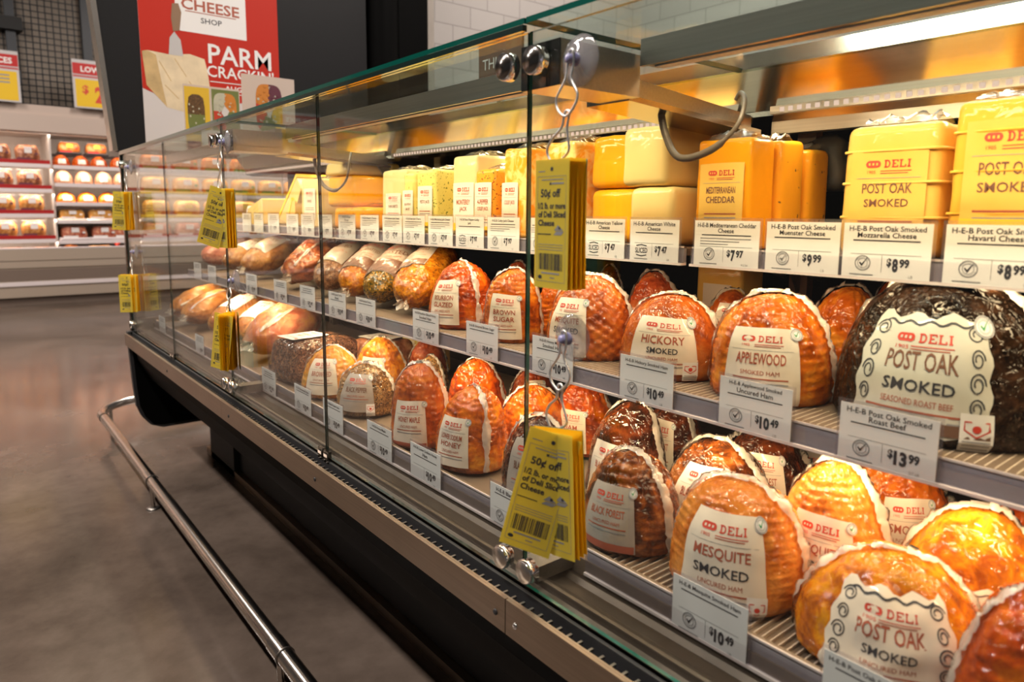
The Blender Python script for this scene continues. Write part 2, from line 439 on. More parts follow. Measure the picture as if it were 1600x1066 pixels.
def check_badge(mb, mapf, cu, cv, r, ring='ink_grey', tick='ink', off=.0007):
    put_strip(mb, mapf, arc(cu, cv, r*.94, 0, 360, 24)[:-1], r*.13, ring, off, True)
    put_strip(mb, mapf, arc(cu, cv, r*.60, 0, 360, 24)[:-1], r*.07, ring, off, True)
    for k in range(9):      # the ring of small letters, too small to read
        a = R(150-k*15); put_strip(mb, mapf, [(cu+r*.70*math.cos(a), cv+r*.70*math.sin(a)), (cu+r*.86*math.cos(a), cv+r*.86*math.sin(a))], r*.09, ring, off)
    for k in range(9):
        a = R(-25-k*14); put_strip(mb, mapf, [(cu+r*.70*math.cos(a), cv+r*.70*math.sin(a)), (cu+r*.84*math.cos(a), cv+r*.84*math.sin(a))], r*.06, ring, off)
    put_poly(mb, mapf, [(cu-r*.42, cv+r*.02), (cu-r*.30, cv+r*.16), (cu-r*.10, cv-r*.10), (cu+r*.62, cv+r*.78), (cu-r*.08, cv-r*.42)], tick, off+.0003)

# ------------------------------------------------------------------ things
LABELS = {}
def tag(o, label, cat, group=None):
    o['label'] = label; o['category'] = cat
    if group: o['group'] = group
    LABELS.setdefault(label, []).append(o.name)
    return o
def thing(name, label, cat, loc=(0,0,0), rz=0, group=None):
    o = bpy.data.objects.new(name, None); o.empty_display_size = .05; COL.objects.link(o)
    o.location = loc; o.rotation_euler = (0, 0, rz)
    return tag(o, label, cat, group)
def structure(o): o['kind'] = 'structure'; return o
ORD = ['first','second','third','fourth','fifth','sixth','seventh','eighth','ninth','tenth','eleventh','twelfth','thirteenth','fourteenth','fifteenth','sixteenth','seventeenth','eighteenth','nineteenth','twentieth']

# ------------------------------------------------------------------ packaged meats
def slab_deli(mb, mp, cu, cv, w, h, off, mat='ink_red'):
    """the word DELI in wide slab-serif capitals"""
    s = h*.20; q = h*.15; x = cu-w/2; cw = w*.20; g = w*.075; lo, hi = cv-h/2, cv+h/2
    def st(*p, t=s): put_strip(mb, mp, p, t, mat, off)
    def stem(a): st((a+s*.7, lo), (a+s*.7, hi)); 
    def serif(a, b, y): st((a, y), (b, y), t=q)
    stem(x); serif(x-s*.25, x+s*1.7, lo+q/2); serif(x-s*.25, x+s*1.7, hi-q/2)
    put_strip(mb, mp, [(x+s*.7, hi-q/2)]+[(x+cw*.45+cw*.48*math.cos(R(a)), cv+(h-q)/2*math.sin(R(a))) for a in range(90, -91, -18)]+[(x+s*.7, lo+q/2)], s*.85, mat, off)
    x += cw+g
    stem(x); serif(x-s*.25, x+cw, lo+q/2); serif(x-s*.25, x+cw, hi-q/2); serif(x+s*.7, x+cw*.72, cv)
    st((x+cw, lo), (x+cw, lo+h*.30), t=q); st((x+cw, hi), (x+cw, hi-h*.30), t=q)
    x += cw+g
    stem(x); serif(x-s*.25, x+cw, lo+q/2); serif(x-s*.25, x+s*1.9, hi-q/2); st((x+cw, lo), (x+cw, lo+h*.36), t=q)
    x += cw+g
    a = x+s*.5; st((a+s*.4, lo), (a+s*.4, hi)); serif(a-s*.6, a+s*1.4, lo+q/2); serif(a-s*.6, a+s*1.4, hi-q/2)
def label_std(mb, mp, W, H, sp):
    """printed face of a deli label, u in metres across, v in metres up"""
    lines = sp.get('name', []); pc = sp.get('paper', 'paper_cream'); c1 = sp.get('c1', 'ink_rust')
    orn = sp.get('ornate')
    nu, nv = 14, 16
    if orn:
        def out(a, b):
            u = (a-.5)*2; e = 1+.035*math.sin(b*PI*7)*abs(u)**3
            v = b*H+(.035*H*math.sin(a*PI*6+.6)*(abs(2*b-1)**3)*(1 if b > .5 else -1))
            return mp((a-.5)*W*e, v, .0003)
    else:
        flare = sp.get('flare', .10)
        def out(a, b): return mp((a-.5)*W*(1+flare*(.5-b)), b*H+.02*H*(1-(2*a-1)**2)*(b-.5), .0003)
    mb.grid(out, nu, nv, pc)
    if sp.get('band'): put_rect(mb, mp, -W*.5, 0.0, W*.5, H*sp.get('bandh', .13), sp['band'], .0012, 16, 4)
    sc = .78 if orn else 1.0
    yl = .80 if orn else .86
    # pill emblem and DELI
    pu, pv, pw, ph = -W*.20*sc, H*yl, W*.20*sc, H*.075
    put_poly(mb, mp, arc(pu-pw/2+ph/2, pv, ph/2, 90, 270, 8)+arc(pu+pw/2-ph/2, pv, ph/2, -90, 90, 8), 'ink_red', .0008)
    for k in (-1, 0, 1): put_strip(mb, mp, [(pu+k*pw*.25-pw*.06, pv), (pu+k*pw*.25+pw*.06, pv)], ph*.34, pc, .0012)
    slab_deli(mb, mp, W*.13*sc, pv, W*.36*sc, H*.082, .0008)
    put_text(mb, mp, '1905', -W*.22*sc, H*(yl-.085), H*.035, 'ink_red', w=W*.11, off=.0008)
    put_strip(mb, mp, line(-W*.10, H*(yl-.075), W*.30*sc, H*(yl-.075)), H*.008, 'ink_red', .0008)
    put_strip(mb, mp, line(-W*.10, H*(yl-.10), W*.26*sc, H*(yl-.10)), H*.010, 'ink_rust', .0008)
    if not orn: put_strip(mb, mp, line(-W*.42, H*.71, W*.42, H*.71), H*.005, 'ink_grey', .0008)
    y = .60 if not orn else .60
    for i, (t, mat, hh) in enumerate(lines):
        wid = W*(.66 if not orn else .54)
        put_text(mb, mp, t, 0, H*y, H*hh, mat, maxw=wid, bold=.012, off=.0009)
        y -= hh+.045
    sub = sp.get('sub', 'UNCURED HAM')
    if sub:
        put_text(mb, mp, sub, 0, H*(y+.01), H*.055, c1, maxw=W*.5, off=.0009)
    for k in range(2):
        put_strip(mb, mp, line(-W*.36, H*(y-.07-.06*k), W*.36, H*(y-.07-.06*k)), H*.018, c1 if k == 0 else 'ink_grey', .0008)
    if orn:
        for sx in (-1, 1):
            for (cv, r, ry) in ((.86, .10, .06), (.66, .07, .07), (.46, .08, .08), (.26, .07, .07)):
                sp_ = [(sx*(W*.40+r*W*.75*(1-t/32)*math.cos(t*.48)), H*cv+ry*H*1.25*(1-t/32)*math.sin(t*.48)) for t in range(22)]
                put_strip(mb, mp, sp_, W*.011, 'ink', .0009)
        put_strip(mb, mp, [(W*.8*(t/24-.5), H*(.93+.018*math.sin(t*1.1))) for t in range(25)], W*.015, 'ink', .0009)
        put_strip(mb, mp, [(W*.8*(t/24-.5), H*(.06+.018*math.sin(t*1.1))) for t in range(25)], W*.015, 'ink', .0009)

def meat_surface(p):
    """surface of a ham: axis z, theta from local -y; t in [t0,1]"""
    a, b, h, pw, t0, sd = p['a'], p['b'], p['h'], p.get('pw', 2.3), p.get('t0', 0.0), p['seed']
    nz, nt_, amp = p.get('nz', 0), p.get('nt', 0), p.get('amp', .004)
    lump = p.get('lump', .05); lean = p.get('lean', (0, 0)); diag = p.get('diag', 0)
    def prof(t):
        q = max(0.0, 1-abs(t)**pw)**.5
        if t0 == 0.0 and t < .07: q *= .93+.07*math.sin(t/.07*PI/2)
        return q
    def S(th, t, off=0.0, raw=False):
        q = prof(t); c, s = math.sin(th), -math.cos(th)     # th=0 faces local -y
        d = Vector((c*q, s*q, t*1.1))
        k = 1+lump*noise.noise(d*1.7+Vector((sd*7.3, sd*1.9, sd)))+lump*.45*noise.noise(d*4.5+Vector((sd, sd*5.1, 3)))
        g = 0
        if nz and not raw:
            if diag: gz = abs(math.sin(PI*(nz*t+nt_*th/(2*PI)))); gt = abs(math.sin(PI*(nz*t-nt_*th/(2*PI))))
            else: gz = abs(math.sin(PI*nz*t+.7*math.sin(th*2+sd)+2.2*noise.noise(Vector((c*1.3, s*1.3, t*2+sd))))); gt = abs(math.sin(nt_*th/2)) if nt_ else 1
            g = 1.35*amp*((gz**.4*.62+gt**.4*.38)-.85)*max(.15, min(1.4, .7+1.6*noise.noise(d*2.6+Vector((sd*2.2, 4, sd)))))+.0016*noise.noise(d*11+Vector((sd,sd,1)))
        e = (off+g)
        nx, ny = c*q*k*a+c*e*q, s*q*k*b+s*e*q
        z = t*h*(1+.03*noise.noise(d*1.3+Vector((sd, 9, 2))))*(k*.3+.7)+e*(t if t0 < 0 else max(0, t))
        return Vector((nx+lean[0]*t*t, ny+lean[1]*t*t, z))
    return S
def meat_body(mb, S, mat, t0, nu=112, nv=60):
    ts = []
    for j in range(nv+1):
        f = j/nv
        ts.append(math.sin(f*PI/2)*.9995 if t0 == 0 else -math.cos(f*PI)*.9995)
    vs = [S(2*PI*i/nu, t) for t in ts for i in range(nu)]
    fs = [(j*nu+i, j*nu+(i+1) % nu, (j+1)*nu+(i+1) % nu, (j+1)*nu+i) for j in range(nv) for i in range(nu)]
    mb.add(vs, fs, mat, True)
    mb.add(vs[:nu], [tuple(range(nu))[::-1]], mat); mb.add(vs[-nu:], [tuple(range(nu))], mat)

def add_seam(root, S, side, t_lo, seed, wid=.013, wav=.004, name='wrapper_seam', mat='seam_film', bend=.35):
    """gathered heat-seal fin of the film: climbs one side, crosses the crown, comes down the other"""
    mb = MB(); rnd = random.Random(seed); n = 90; m = 5
    def fn(a, b):
        s = 2*a-1                                  # -1 .. 1 along the fin
        ph = abs(s)*PI/2; t = math.cos(ph)*(1-t_lo)+t_lo
        t = min(t, .995)
        th = side+bend*(1-abs(s))*0+(0 if s > 0 else PI)
        d = (b-.5)
        w = wid*(.55+.55*noise.noise(Vector((s*5, seed, 0))))
        base = S(th+(d*w/.08)*(1 if s > 0 else -1), t, .0015, True)
        k = wav*noise.noise(Vector((s*14, b*2.2, seed*3)))+wav*.8*noise.noise(Vector((s*34, b*3, seed)))
        out = Vector((base.x, base.y, max(base.z, 0)*.8)).normalized() if base.length > 0 else Vector((0, 0, 1))
        lift = .002+wid*.22*(1-(2*d)**2)*(1+1.2*noise.noise(Vector((s*9,seed,4))))
        o = base+out*max(.0012, lift+k)
        o += Vector((-math.sin(side), math.cos(side), 0)).cross(Vector((0, 0, 1)))*(d*w*.9+k*.8)
        o.z = max(o.z, .002) if t_lo >= 0 else o.z
        return o
    mb.grid(fn, n, m, mat)
    return mb.build(name, root)

def ham(label, x, y, z, a, h, mat, laz=None, lw=.9, lt=.74, lb=.10, spec=None, kb=.9, seed=1, nz=0, nt=0, amp=.004,
        seam=True, sealaz=0, pw=2.6, lump=.05, group=None, tilt=(0, 0), cat='ham', name='wrapped_ham', badge=True, lean=(0, 0), diag=0, face=None, seamw=.013, sticker=False, wav=.004):
    rz = R((laz if laz is not None else -80)+90) if face is None else R(face+90)
    root = thing(name, label, cat, (x, y, z), 0, group); root.rotation_euler = (tilt[0], tilt[1], rz)
    p = dict(a=a, b=a*kb, h=h, seed=seed, nz=nz, nt=nt, amp=amp, pw=pw, lump=lump, lean=lean, diag=diag)
    S = meat_surface(p)
    mb = MB(); meat_body(mb, S, mat, 0); mb.build('ham_body' if cat == 'ham' else 'meat_body', root)
    if spec is not None:
        off0 = 0.0 if face is None else R(laz-face)
        W = a*lw; H = h*(lt-lb)
        def mp(u, v, off): return S(off0+u/(a*.95), lb+v/h, .0022+off, True)
        lm = MB(); label_std(lm, mp, W, H, spec); lo = lm.build('label', root)
        if badge:
            bm_ = MB(); cu, cv, r = W*.47, H*.93, W*.085
            f2 = lambda u, v, off: mp(u, v, off+.0012)
            put_disc(bm_, f2, cu, cv, r, 'paper_white'); check_badge(bm_, f2, cu, cv, r*.95, 'ink_grey', 'ink_green')
            bm_.build('approval_seal', lo)
        if sticker:
            sm_ = MB(); f3 = lambda u, v, off: mp(u, v, off+.0014)
            put_rect(sm_, f3, W*.30, -H*.12, W*.52, H*.22, 'paper_white', .0, 4, 4)
            put_strip(sm_, f3, [(W*.33, H*.15), (W*.49, H*.15), (W*.49, H*.08), (W*.41, H*.02), (W*.33, H*.08)], W*.012, 'ink_red', .0004, True)
            put_disc(sm_, f3, W*.41, H*.09, W*.03, 'ink_red', .0004, 12)
            for k in range(3): put_strip(sm_, f3, line(W*.32, -H*(.02+.035*k), W*.50, -H*(.02+.035*k)), H*.012, 'ink_grey', .0004)
            sm_.build('safety_sticker', lo)
    if seam:
        add_seam(root, S, PI/2+sealaz, .03, seed, seamw, wav)
    return root

def loaf(label, p1, p2, r, mat, spec=None, seed=1, cat='meat', name='wrapped_roast', lth=0, lw=1.5, l0=-.55, l1=.55, ends=True, nz=0, amp=.003, lump=.10, pw=2.6, kb=.9, endmat='seam_film', seam=None, group=None):
    r *= 1.13; p1 = Vector(p1)+Vector((0,0,.006)); p2 = Vector(p2)+Vector((0,0,.004)); ax = (p2-p1).normalized(); L = (p2-p1).length/2+r*.7
    root = thing(name, label, cat, (p1+p2)/2, 0, group)
    # local z along the loaf, local -y towards the viewer's upper side
    up = Vector((.35, -.55, .75)); yv = -(up-ax*up.dot(ax)).normalized(); xv = yv.cross(ax)
    root.rotation_euler = Matrix((xv, yv, ax)).transposed().to_euler()
    S = meat_surface(dict(a=r*1.05, b=r*kb, h=L, seed=seed, t0=-1, nz=nz, nt=0, amp=amp, pw=pw, lump=lump))
    mb = MB(); meat_body(mb, S, mat, -1, 72, 60); mb.build('meat_body', root)
    if spec is not None:
        W = r*lw; H = L*(l1-l0)
        mp = lambda u, v, off: S(lth+u/r, l0+v/L, .002+off, True)
        lm = MB(); label_std(lm, mp, W, H, spec); lo = lm.build('label', root)
        bm_ = MB(); f2 = lambda u, v, off: mp(u, v, off+.0012)
        put_disc(bm_, f2, W*.46, H*.93, W*.08, 'paper_white'); check_badge(bm_, f2, W*.46, H*.93, W*.076, 'ink_grey', 'ink_green'); bm_.build('approval_seal', lo)
    if seam is not None:
        add_seam(root, S, seam, -.9, seed, .012, .004)
    if ends:
        for sgn in ((1, -1) if ends == 2 else (1,)):
            em = MB(); rnd = random.Random(seed+sgn)
            def fn(a, b):
                th = a*2*PI; q = r*(.09+.20*b)*(1+.16*math.sin(th*7+seed)*b+.12*math.sin(th*3)*b)
                return Vector((math.cos(th)*q, math.sin(th)*q*.7, sgn*(L*.97+b*r*.42+.008*math.sin(th*5+seed)*b)))
            em.grid(fn, 42, 5, endmat, True, True)
            em.build('gathered_end', root)
    return root

# ------------------------------------------------------------------ cheese, price tags, coupons
def cheese_block(label, xl, xr, y0, z0, dep, h, mat, spec=None, r=.010, taper=.97, rz=0, fold=True, seed=1, lz=(.16,.80), lw=.72, group=None, name='cheese_block', band=None, lx=0, ribs=False, wob=.0025):
    w = xr-xl
    root = thing(name, label, 'cheese', ((xl+xr)/2, y0+dep/2, z0), R(rz), group)
    mb = MB(); mb.rbox((0,0,0), (w, dep, h), r, mat, 3, taper, wob, seed)
    if ribs:
        for k in (.30, .56, .80):
            mb.tube([(-w/2*(1-(1-taper)*k), -dep/2+.004, h*k), (-w/2*.5, -dep/2-.0005, h*k), (w/2*.5, -dep/2-.0005, h*k), (w/2*(1-(1-taper)*k), -dep/2+.004, h*k), (w/2*(1-(1-taper)*k)+.001, 0, h*k), (w/2*.98, dep/2-.005, h*k)], .0022, mat, 6, 3)
    mb.build('cheese_body', root)
    if spec is not None:
        def mp(u, v, off):
            z = lz[0]*h+v
            return Vector((lx+u, -dep/2*(1-(1-taper)*z/h)-.0028-off, z))
        lm = MB(); label_std(lm, mp, w*lw, h*(lz[1]-lz[0]), spec); lo = lm.build('label', root)
        bm_ = MB(); f2 = lambda u, v, off: mp(u, v, off+.0012)
        put_disc(bm_, f2, 0, -h*.035, w*.04, 'paper_white'); check_badge(bm_, f2, 0, -h*.035, w*.038, 'ink_grey', 'ink'); bm_.build('approval_seal', lo)
    if fold:
        fm = MB(); rnd = random.Random(seed)
        def fn(a, b):
            x = (a-.5)*w*.80*taper; k = noise.noise(Vector((a*9, seed*2.3, b*3)))
            return Vector((x, -dep*.30+b*dep*.5+.01*k, h*.985+.005+.016*math.sin(b*PI)*(.5+.9*abs(noise.noise(Vector((a*5, seed, b*2)))))+.005*k))
        fm.grid(fn, 24, 6, 'film'); fm.build('film_fold', root)
    return root

def wedge(label, pts, y0, dep, mat, rind=None, seed=1):
    """tilted cheese wedge: (x,z) outline pushed along y"""
    cx = sum(p[0] for p in pts)/len(pts); z0 = min(p[1] for p in pts)
    root = thing('cheese_wedge', label, 'cheese', (cx, y0, z0))
    mb = MB(); mb.prism([(p[0]-cx, p[1]-z0) for p in pts], 0, dep, mat, False, 'Y'); o = mb.build('cheese_body', root)
    bv = o.modifiers.new('soft', 'BEVEL'); bv.width = .008; bv.segments = 3
    if rind:
        m2 = MB(); (ax, az), (bx, bz) = pts[0], pts[1]
        m2.prism([(ax-cx, az-z0), (bx-cx, bz-z0), (bx-cx-.004, bz-z0+.012), (ax-cx-.004, az-z0+.012)], -.002, dep, rind, False, 'Y'); m2.build('rind', root)
    return root

TAGW, TAGH = .1144, .075
def price_tag(x0, x1, y, z, lines, price, label, desc=False, faint=False, group='white price tags along the shelf edges', sold='LB', rot=0, stamp=False):
    w = x1-x0; h = TAGH*(w/TAGW if False else 1)
    root = thing('price_tag', label, 'price tag', ((x0+x1)/2, y, z), R(rot), group)
    hm = MB(); e = .004
    hm.box((-w/2-e, .0006, -.001), (w/2+e, .0016, h+e*1.2), 'plastic_clear')
    hm.box((-w/2-e, -.0016, -.001), (w/2+e, -.0010, h*.36), 'tag_clear')
    hm.build('holder', root)
    cm = MB(); cm.box((-w/2, -.0004, 0), (w/2, .0004, h), 'paper_white')
    mp = lambda u, v, off: (u, -.0004-off, v)
    o = .0003
    if lines:
        yy = h*(.885 if len(lines) == 1 else .90)
        for i, t in enumerate(lines):
            put_text(cm, mp, t, 0, yy-h*.118*i, h*.098, 'ink', maxw=w*.90, off=o, bold=.012)
        yl = yy-h*.118*(len(lines)-1)-h*.10
    else:
        for i in range(2): put_strip(cm, mp, [(-w*.30, h*(.88-.09*i)), (w*.30, h*(.88-.09*i))], h*.035, 'ink_grey', o)
        yl = h*.70
    put_strip(cm, mp, [(-w*.38, yl), (w*.38, yl)], h*.022, 'ink', o)
    if desc:
        for i in range(3): put_strip(cm, mp, [(-w*.40, yl-h*(.075+.062*i)), (w*(.38-.17*i), yl-h*(.075+.062*i))], h*.020, 'ink_grey', o)
    put_strip(cm, mp, [(-w*.40, h*.43), (w*.40, h*.43)], h*.008, 'ink_grey', o)
    put_strip(cm, mp, [(-w*.03, h*.10), (-w*.03, h*.42)], h*.008, 'ink_grey', o)
    if not faint:
        if stamp:
            put_text(cm, mp, 'SLICED', -w*.25, h*.25, h*.13, 'ink', maxw=w*.26, bold=.015, off=o)
            put_strip(cm, mp, [(-w*.36, h*.36), (-w*.25, h*.39), (-w*.14, h*.36)], h*.025, 'ink', o)
            put_strip(cm, mp, [(-w*.36, h*.14), (-w*.25, h*.11), (-w*.14, h*.14)], h*.025, 'ink', o)
        else: check_badge(cm, mp, -w*.25, h*.26, h*.145, 'ink_grey', 'ink', o)
        put_strip(cm, mp, [(-w*.40, h*.045), (-w*.12, h*.045)], h*.022, 'ink_grey', o)
    if price:
        d, c = price.split('.')
        wd = .066*len(d)
        put_text(cm, mp, '$', w*.055, h*.285, h*.17, 'ink', w=w*.055, bold=.04, off=o)
        put_text(cm, mp, d, w*(.09+wd/2), h*.245, h*.25, 'ink', w=w*wd, bold=.05, off=o)
        put_text(cm, mp, c, w*(.100+wd+.058), h*.285, h*.165, 'ink', w=w*.11, bold=.045, off=o)
        put_text(cm, mp, sold, w*.30, h*.055, h*.05, 'ink_grey', maxw=w*.1, off=o)
    cm.build('card', root)
    return root

def coupon_print(mb, mp, W, H):
    o = .0003
    put_disc(mb, mp, 0, H*.925, .0028, 'ink', o, 12)
    put_strip(mb, mp, [(-W*.40, H*.91), (-W*.2, H*.91)], .0012, 'ink_grey', o)
    for a, b, c, d in ((-.42,.055,.42,.055),(.42,.055,.42,.87),(.42,.87,-.42,.87),(-.42,.87,-.42,.055)):
        put_strip(mb, mp, [(W*a, H*b), (W*c, H*d)], .0005, 'ink_grey', o)
    put_strip(mb, mp, [(-W*.30, H*.845), (W*.34, H*.845)], .0012, 'ink_grey', o)
    put_strip(mb, mp, [(W*.0, H*.815), (W*.36, H*.815)], .0022, 'ink_grey', o); put_rect(mb, mp, -W*.06, H*.805, -W*.01, H*.825, 'ink', o)
    put_text(mb, mp, '50¢ off', -W*.03, H*.735, H*.080, 'ink', maxw=W*.76, bold=.028, off=o)
    for i, t in enumerate(('1/2 lb. or more', 'of Deli Sliced', 'Cheese')):
        put_text(mb, mp, t, -W*.39, H*(.645-.066*i), H*.050, 'ink', maxw=W*.80, off=o, align='l', bold=.03)
    put_strip(mb, mp, [(-W*.40, H*.425), (W*.0, H*.425)], .0012, 'ink', o)
    put_poly(mb, mp, [(W*.08, H*.42), (W*.30, H*.42), (W*.38, H*.45), (W*.16, H*.45)], 'ink_grey', o)
    put_poly(mb, mp, [(W*.10, H*.455), (W*.20, H*.50), (W*.36, H*.455)], 'ink_grey', o)
    put_disc(mb, mp, W*.25, H*.475, .002, 'ink', o+.0002, 8)
    for i in range(3): put_strip(mb, mp, [(-W*.38, H*(.345-.02*i)), (W*.36, H*(.345-.02*i))], .0007, 'ink_grey', o)
    rnd = random.Random(3); u = -W*.36
    while u < W*.34:
        b = rnd.choice((.0007, .0012, .0018)); put_rect(mb, mp, u, H*.145, u+b, H*.275, 'ink', o); u += b+rnd.choice((.0007, .0011, .0016))
    put_strip(mb, mp, [(-W*.28, H*.12), (W*.26, H*.12)], .0022, 'ink_grey', o)
    put_disc(mb, mp, -W*.32, H*.085, .004, 'ink', o, 12, .0026)
    put_strip(mb, mp, [(-W*.02, H*.085), (W*.12, H*.085)], .0012, 'ink_grey', o)
def coupon_pad(label, hole, az, thick, n, fronts=(), W=.066, H=.152, fan=.0, back='paper_teal', lean=0):
    """sheets hanging from a hook: origin at the punched hole"""
    root = thing('coupon_pad', label, 'coupons', hole, 0, 'yellow coupon pads hanging on the glass')
    def sheet(azd, roll, dy, mat, pr=True, nm='coupon_sheet', pitch=0):
        mb = MB(); z0 = -H*.925
        def mp(u, v, off):
            vv = v-H*.925
            return (u, -off-.0002-.006*pitch*(1-v/H)**2, vv)
        nv = 8
        vs = []; 
        mb.grid(lambda a, b: mp((a-.5)*W, b*H, 0), 1, nv, mat, True)
        mb.grid(lambda a, b: tuple(Vector(mp((.5-a)*W, b*H, 0))+Vector((0, .0006, 0))), 1, nv, mat, True)
        if pr: coupon_print(mb, mp, W, H)
        o = mb.build(nm, root)
        q = R(azd+90); o.rotation_mode = 'XYZ'
        o.rotation_euler = (0, roll, q)
        o.location = (math.sin(-R(azd+90)+0)*-dy*-1 if False else -math.sin(q)*dy, math.cos(q)*dy, 0)
        return o
    for i in range(n):
        f = i/(max(1, n-1))
        sheet(az+fan*(f-.5), R(1.2*math.sin(i*2.1))+lean, (f-.5)*thick, 'paper_backlit' if i else 'paper_yellow', i == 0 or i == 1)
    if back: sheet(az+fan*.5, lean, thick*.5+.002, back, False, 'backing_sheet')
    for k, (a2, r2) in enumerate(fronts): sheet(a2, r2, -thick*.5-.004-.003*k, 'paper_yellow', True, 'coupon_sheet', .6)
    return root
def suction_hook(label, x, z, drop, lx=0, cup=.033, y=.6465):
    root = thing('suction_hook', label, 'hook', (x, y, z), 0, 'suction cup hooks on the front glass')
    mb = MB(); mb.lathe((0,0,0), (0,-1,0), [(0, cup), (.0015, cup*.97), (.004, cup*.7), (.008, cup*.38), (.010, .009)], 'cup_clear', 28)
    c = mb.build('suction_cup', root)
    m2 = MB(); m2.lathe((0,-.010,0), (0,-1,0), [(-.002, .009), (.004, .009), (.006, .006), (.012, .006), (.014, .003), (.0142, 0)], 'cup_violet', 16); m2.build('cup_stud', c)
    d = drop
    for nm, pts in (('wire_hook', [(-.004,-.016,.010), (.004,-.017,.010), (.006,-.018,-.01), (.005,-.020,-d*.20), (.019,-.022,-d*.36), (.015,-.024,-d*.48), (.001,-.025,-d*.56), (-.015,-.024,-d*.48), (-.019,-.022,-d*.36), (-.006,-.020,-d*.20), (-.005,-.018,-.01), (-.004,-.016,.010)]),
                    ('wire_hook', [(lx-.012,-.026,-d*1.0), (lx-.021,-.025,-d*.88), (lx*.6-.016,-.024,-d*.76), (lx*.3-.004,-.023,-d*.66), (-.004,-.022,-d*.53), (.0,-.021,-d*.50), (.005,-.022,-d*.53), (lx*.3+.006,-.023,-d*.66), (lx*.6+.012,-.024,-d*.76), (lx+.020,-.025,-d*.90), (lx+.004,-.026,-d*1.0)])):
        w = MB(); w.tube(pts, .0017, 'wire_bright', 8, 5); w.build(nm, root)
    return root

# ------------------------------------------------------------------ the service case
GY = .65                       # front glass plane
XE, XR = -3.67, .66            # far end and near end of the case
ZD, ZM, ZT = .64, .885, 1.11   # deck, middle shelf, top shelf
case = thing('deli_case', 'long black and steel glass fronted deli counter case along the aisle', 'display case', (0,0,0))
mb = MB()
mb.prism([(.635,.565),(.650,.47),(.70,.37),(.78,.28),(.88,.215),(.98,.18),(1.30,.168),(1.40,.20),(1.44,.30),(1.44,.585),(.72,.585)][::-1], XE+.07, XR, 'black_gloss')
mb.build('base_body', case)
def panel_prof(k): return [(.622+k,.600),(.622+k,.560),(.632+k,.330),(.640+k,.235),(.660+k,.180),(.695+k,.135),(.75,.112+k),(1.30,.108+k),(1.40,.13+k),(1.44,.20),(1.46,.60)]
mb = MB(); mb.prism(panel_prof(0)[::-1], XE-.012, XE+.022, 'rubber'); mb.prism(panel_prof(.014)[::-1], XE+.022, XE+.024, 'black_gloss')
o = mb.build('end_panel', case)
mb = MB(); mb.box((XE-.014,.640,.598),(XE+.008,.660,1.432),'chrome_dark'); mb.box((XE-.010,.660,.60),(XE+.004,.705,1.42),'steel_dark'); mb.build('end_post', case)
# fascia in three lengths with a screw each
for x0, x1, hs in ((XE+.01,-2.175,(-2.85,)),(-2.173,-.7665,(-2.10,-1.47,-.79)),(-.7645,XR,(-.742,))):
    mb = MB(); mb.box((x0,.611,.536),(x1,.616,.592),'steel_fascia'); mb.box((x0,.616,.536),(x1,.634,.540),'steel_fascia'); o = mb.build('fascia', case)
    for hx in hs:
        s = MB(); s.lathe((hx,.611,.560),(0,-1,0),[(0,.0052),(.0012,.0050),(.0022,.003),(.0023,0)], 'chrome' if hx == -.742 else 'rubber', 12); s.build('screw', o)
mb = MB(); mb.box((XE+.02,.616,.560),(XR,.655,.572),'black_void'); mb.box((XE+.02,.640,.572),(XR,.646,.598),'rubber')
x = XE+.03
while x < XR-.02:
    mb.box((x,.616,.584),(x+.004,.634,.588),'steel_dark'); x += .0205
mb.box((XE+.02,.616,.586),(XR,.620,.5925),'steel_fascia')
mb.build('air_grille', case)
mb = MB(); mb.prism([(.655,.575),(.655,.596),(.664,.602),(.668,.611),(.673,.612),(.690,.603),(.716,.601),(.724,.607),(.7335,.607),(.7335,.575)][::-1], XE+.02, XR, 'ledge_brown'); mb.build('front_ledge', case)
mb = MB(); mb.box((XE+.02,.733,.585),(XR,1.44,ZD-.006),'shelf_metal'); mb.build('deck_pan', case)
mb = MB(); x = -.70
while x < XR: mb.box((x,.742,ZD-.006),(x+.0014,.96,ZD-.0012),'wire_white'); x += .0115
for yy in (.755,.85,.95): mb.box((-.70,yy,ZD-.0062),(XR,yy+.004,ZD-.003),'wire_white')
mb.build('wire_rack', case)
def rail(mb, x0, x1, y, z0, z1):
    mb.prism([(y,z0+.004),(y+.003,z1-.003),(y+.010,z1-.003),(y+.010,z0+.004)][::-1], x0, x1, 'rail_grey')
    mb.prism([(y-.006,z0-.001),(y-.006,z0+.003),(y+.010,z0+.004),(y+.010,z0-.001)][::-1], x0, x1, 'rail_lip')
    mb.box((x0,y+.001,z1-.003),(x1,y+.003,z1),'rail_lip'); mb.box((x0,y+.003,z1-.004),(x1,y+.010,z1-.001),'shelf_metal')
    mb.box((x0,y-.0028,z0+.003),(x1,y-.0022,z1-.004),'plastic_clear')
for x0, x1 in ((XE+.06,-2.18),(-2.155,-.79),(-.718,XR)):
    mb = MB(); rail(mb, x0, x1, .7345, .613, .6535); mb.build('price_rail', case)
# back of the case: dark sliding doors, uprights
mb = MB(); mb.box((XE+.02,1.42,.58),(XR,1.44,1.40),'black_gloss'); mb.build('back_panel', case)
for x0 in (-3.1,-2.16,-1.45,-.76,-.05):
    mb = MB(); mb.box((x0-.02,1.395,.60),(x0+.02,1.42,1.36),'steel_dark' if x0 != -.76 else 'brown_door')
    for k in range(24): mb.box((x0-.004,1.3945,.64+k*.028),(x0+.004,1.3955,.655+k*.028),'black_void')
    mb.build('upright', case)
mb = MB(); mb.box((XE+.02,.66,.60),(XE+.028,1.42,.66),'steel'); mb.build('end_sill', case)
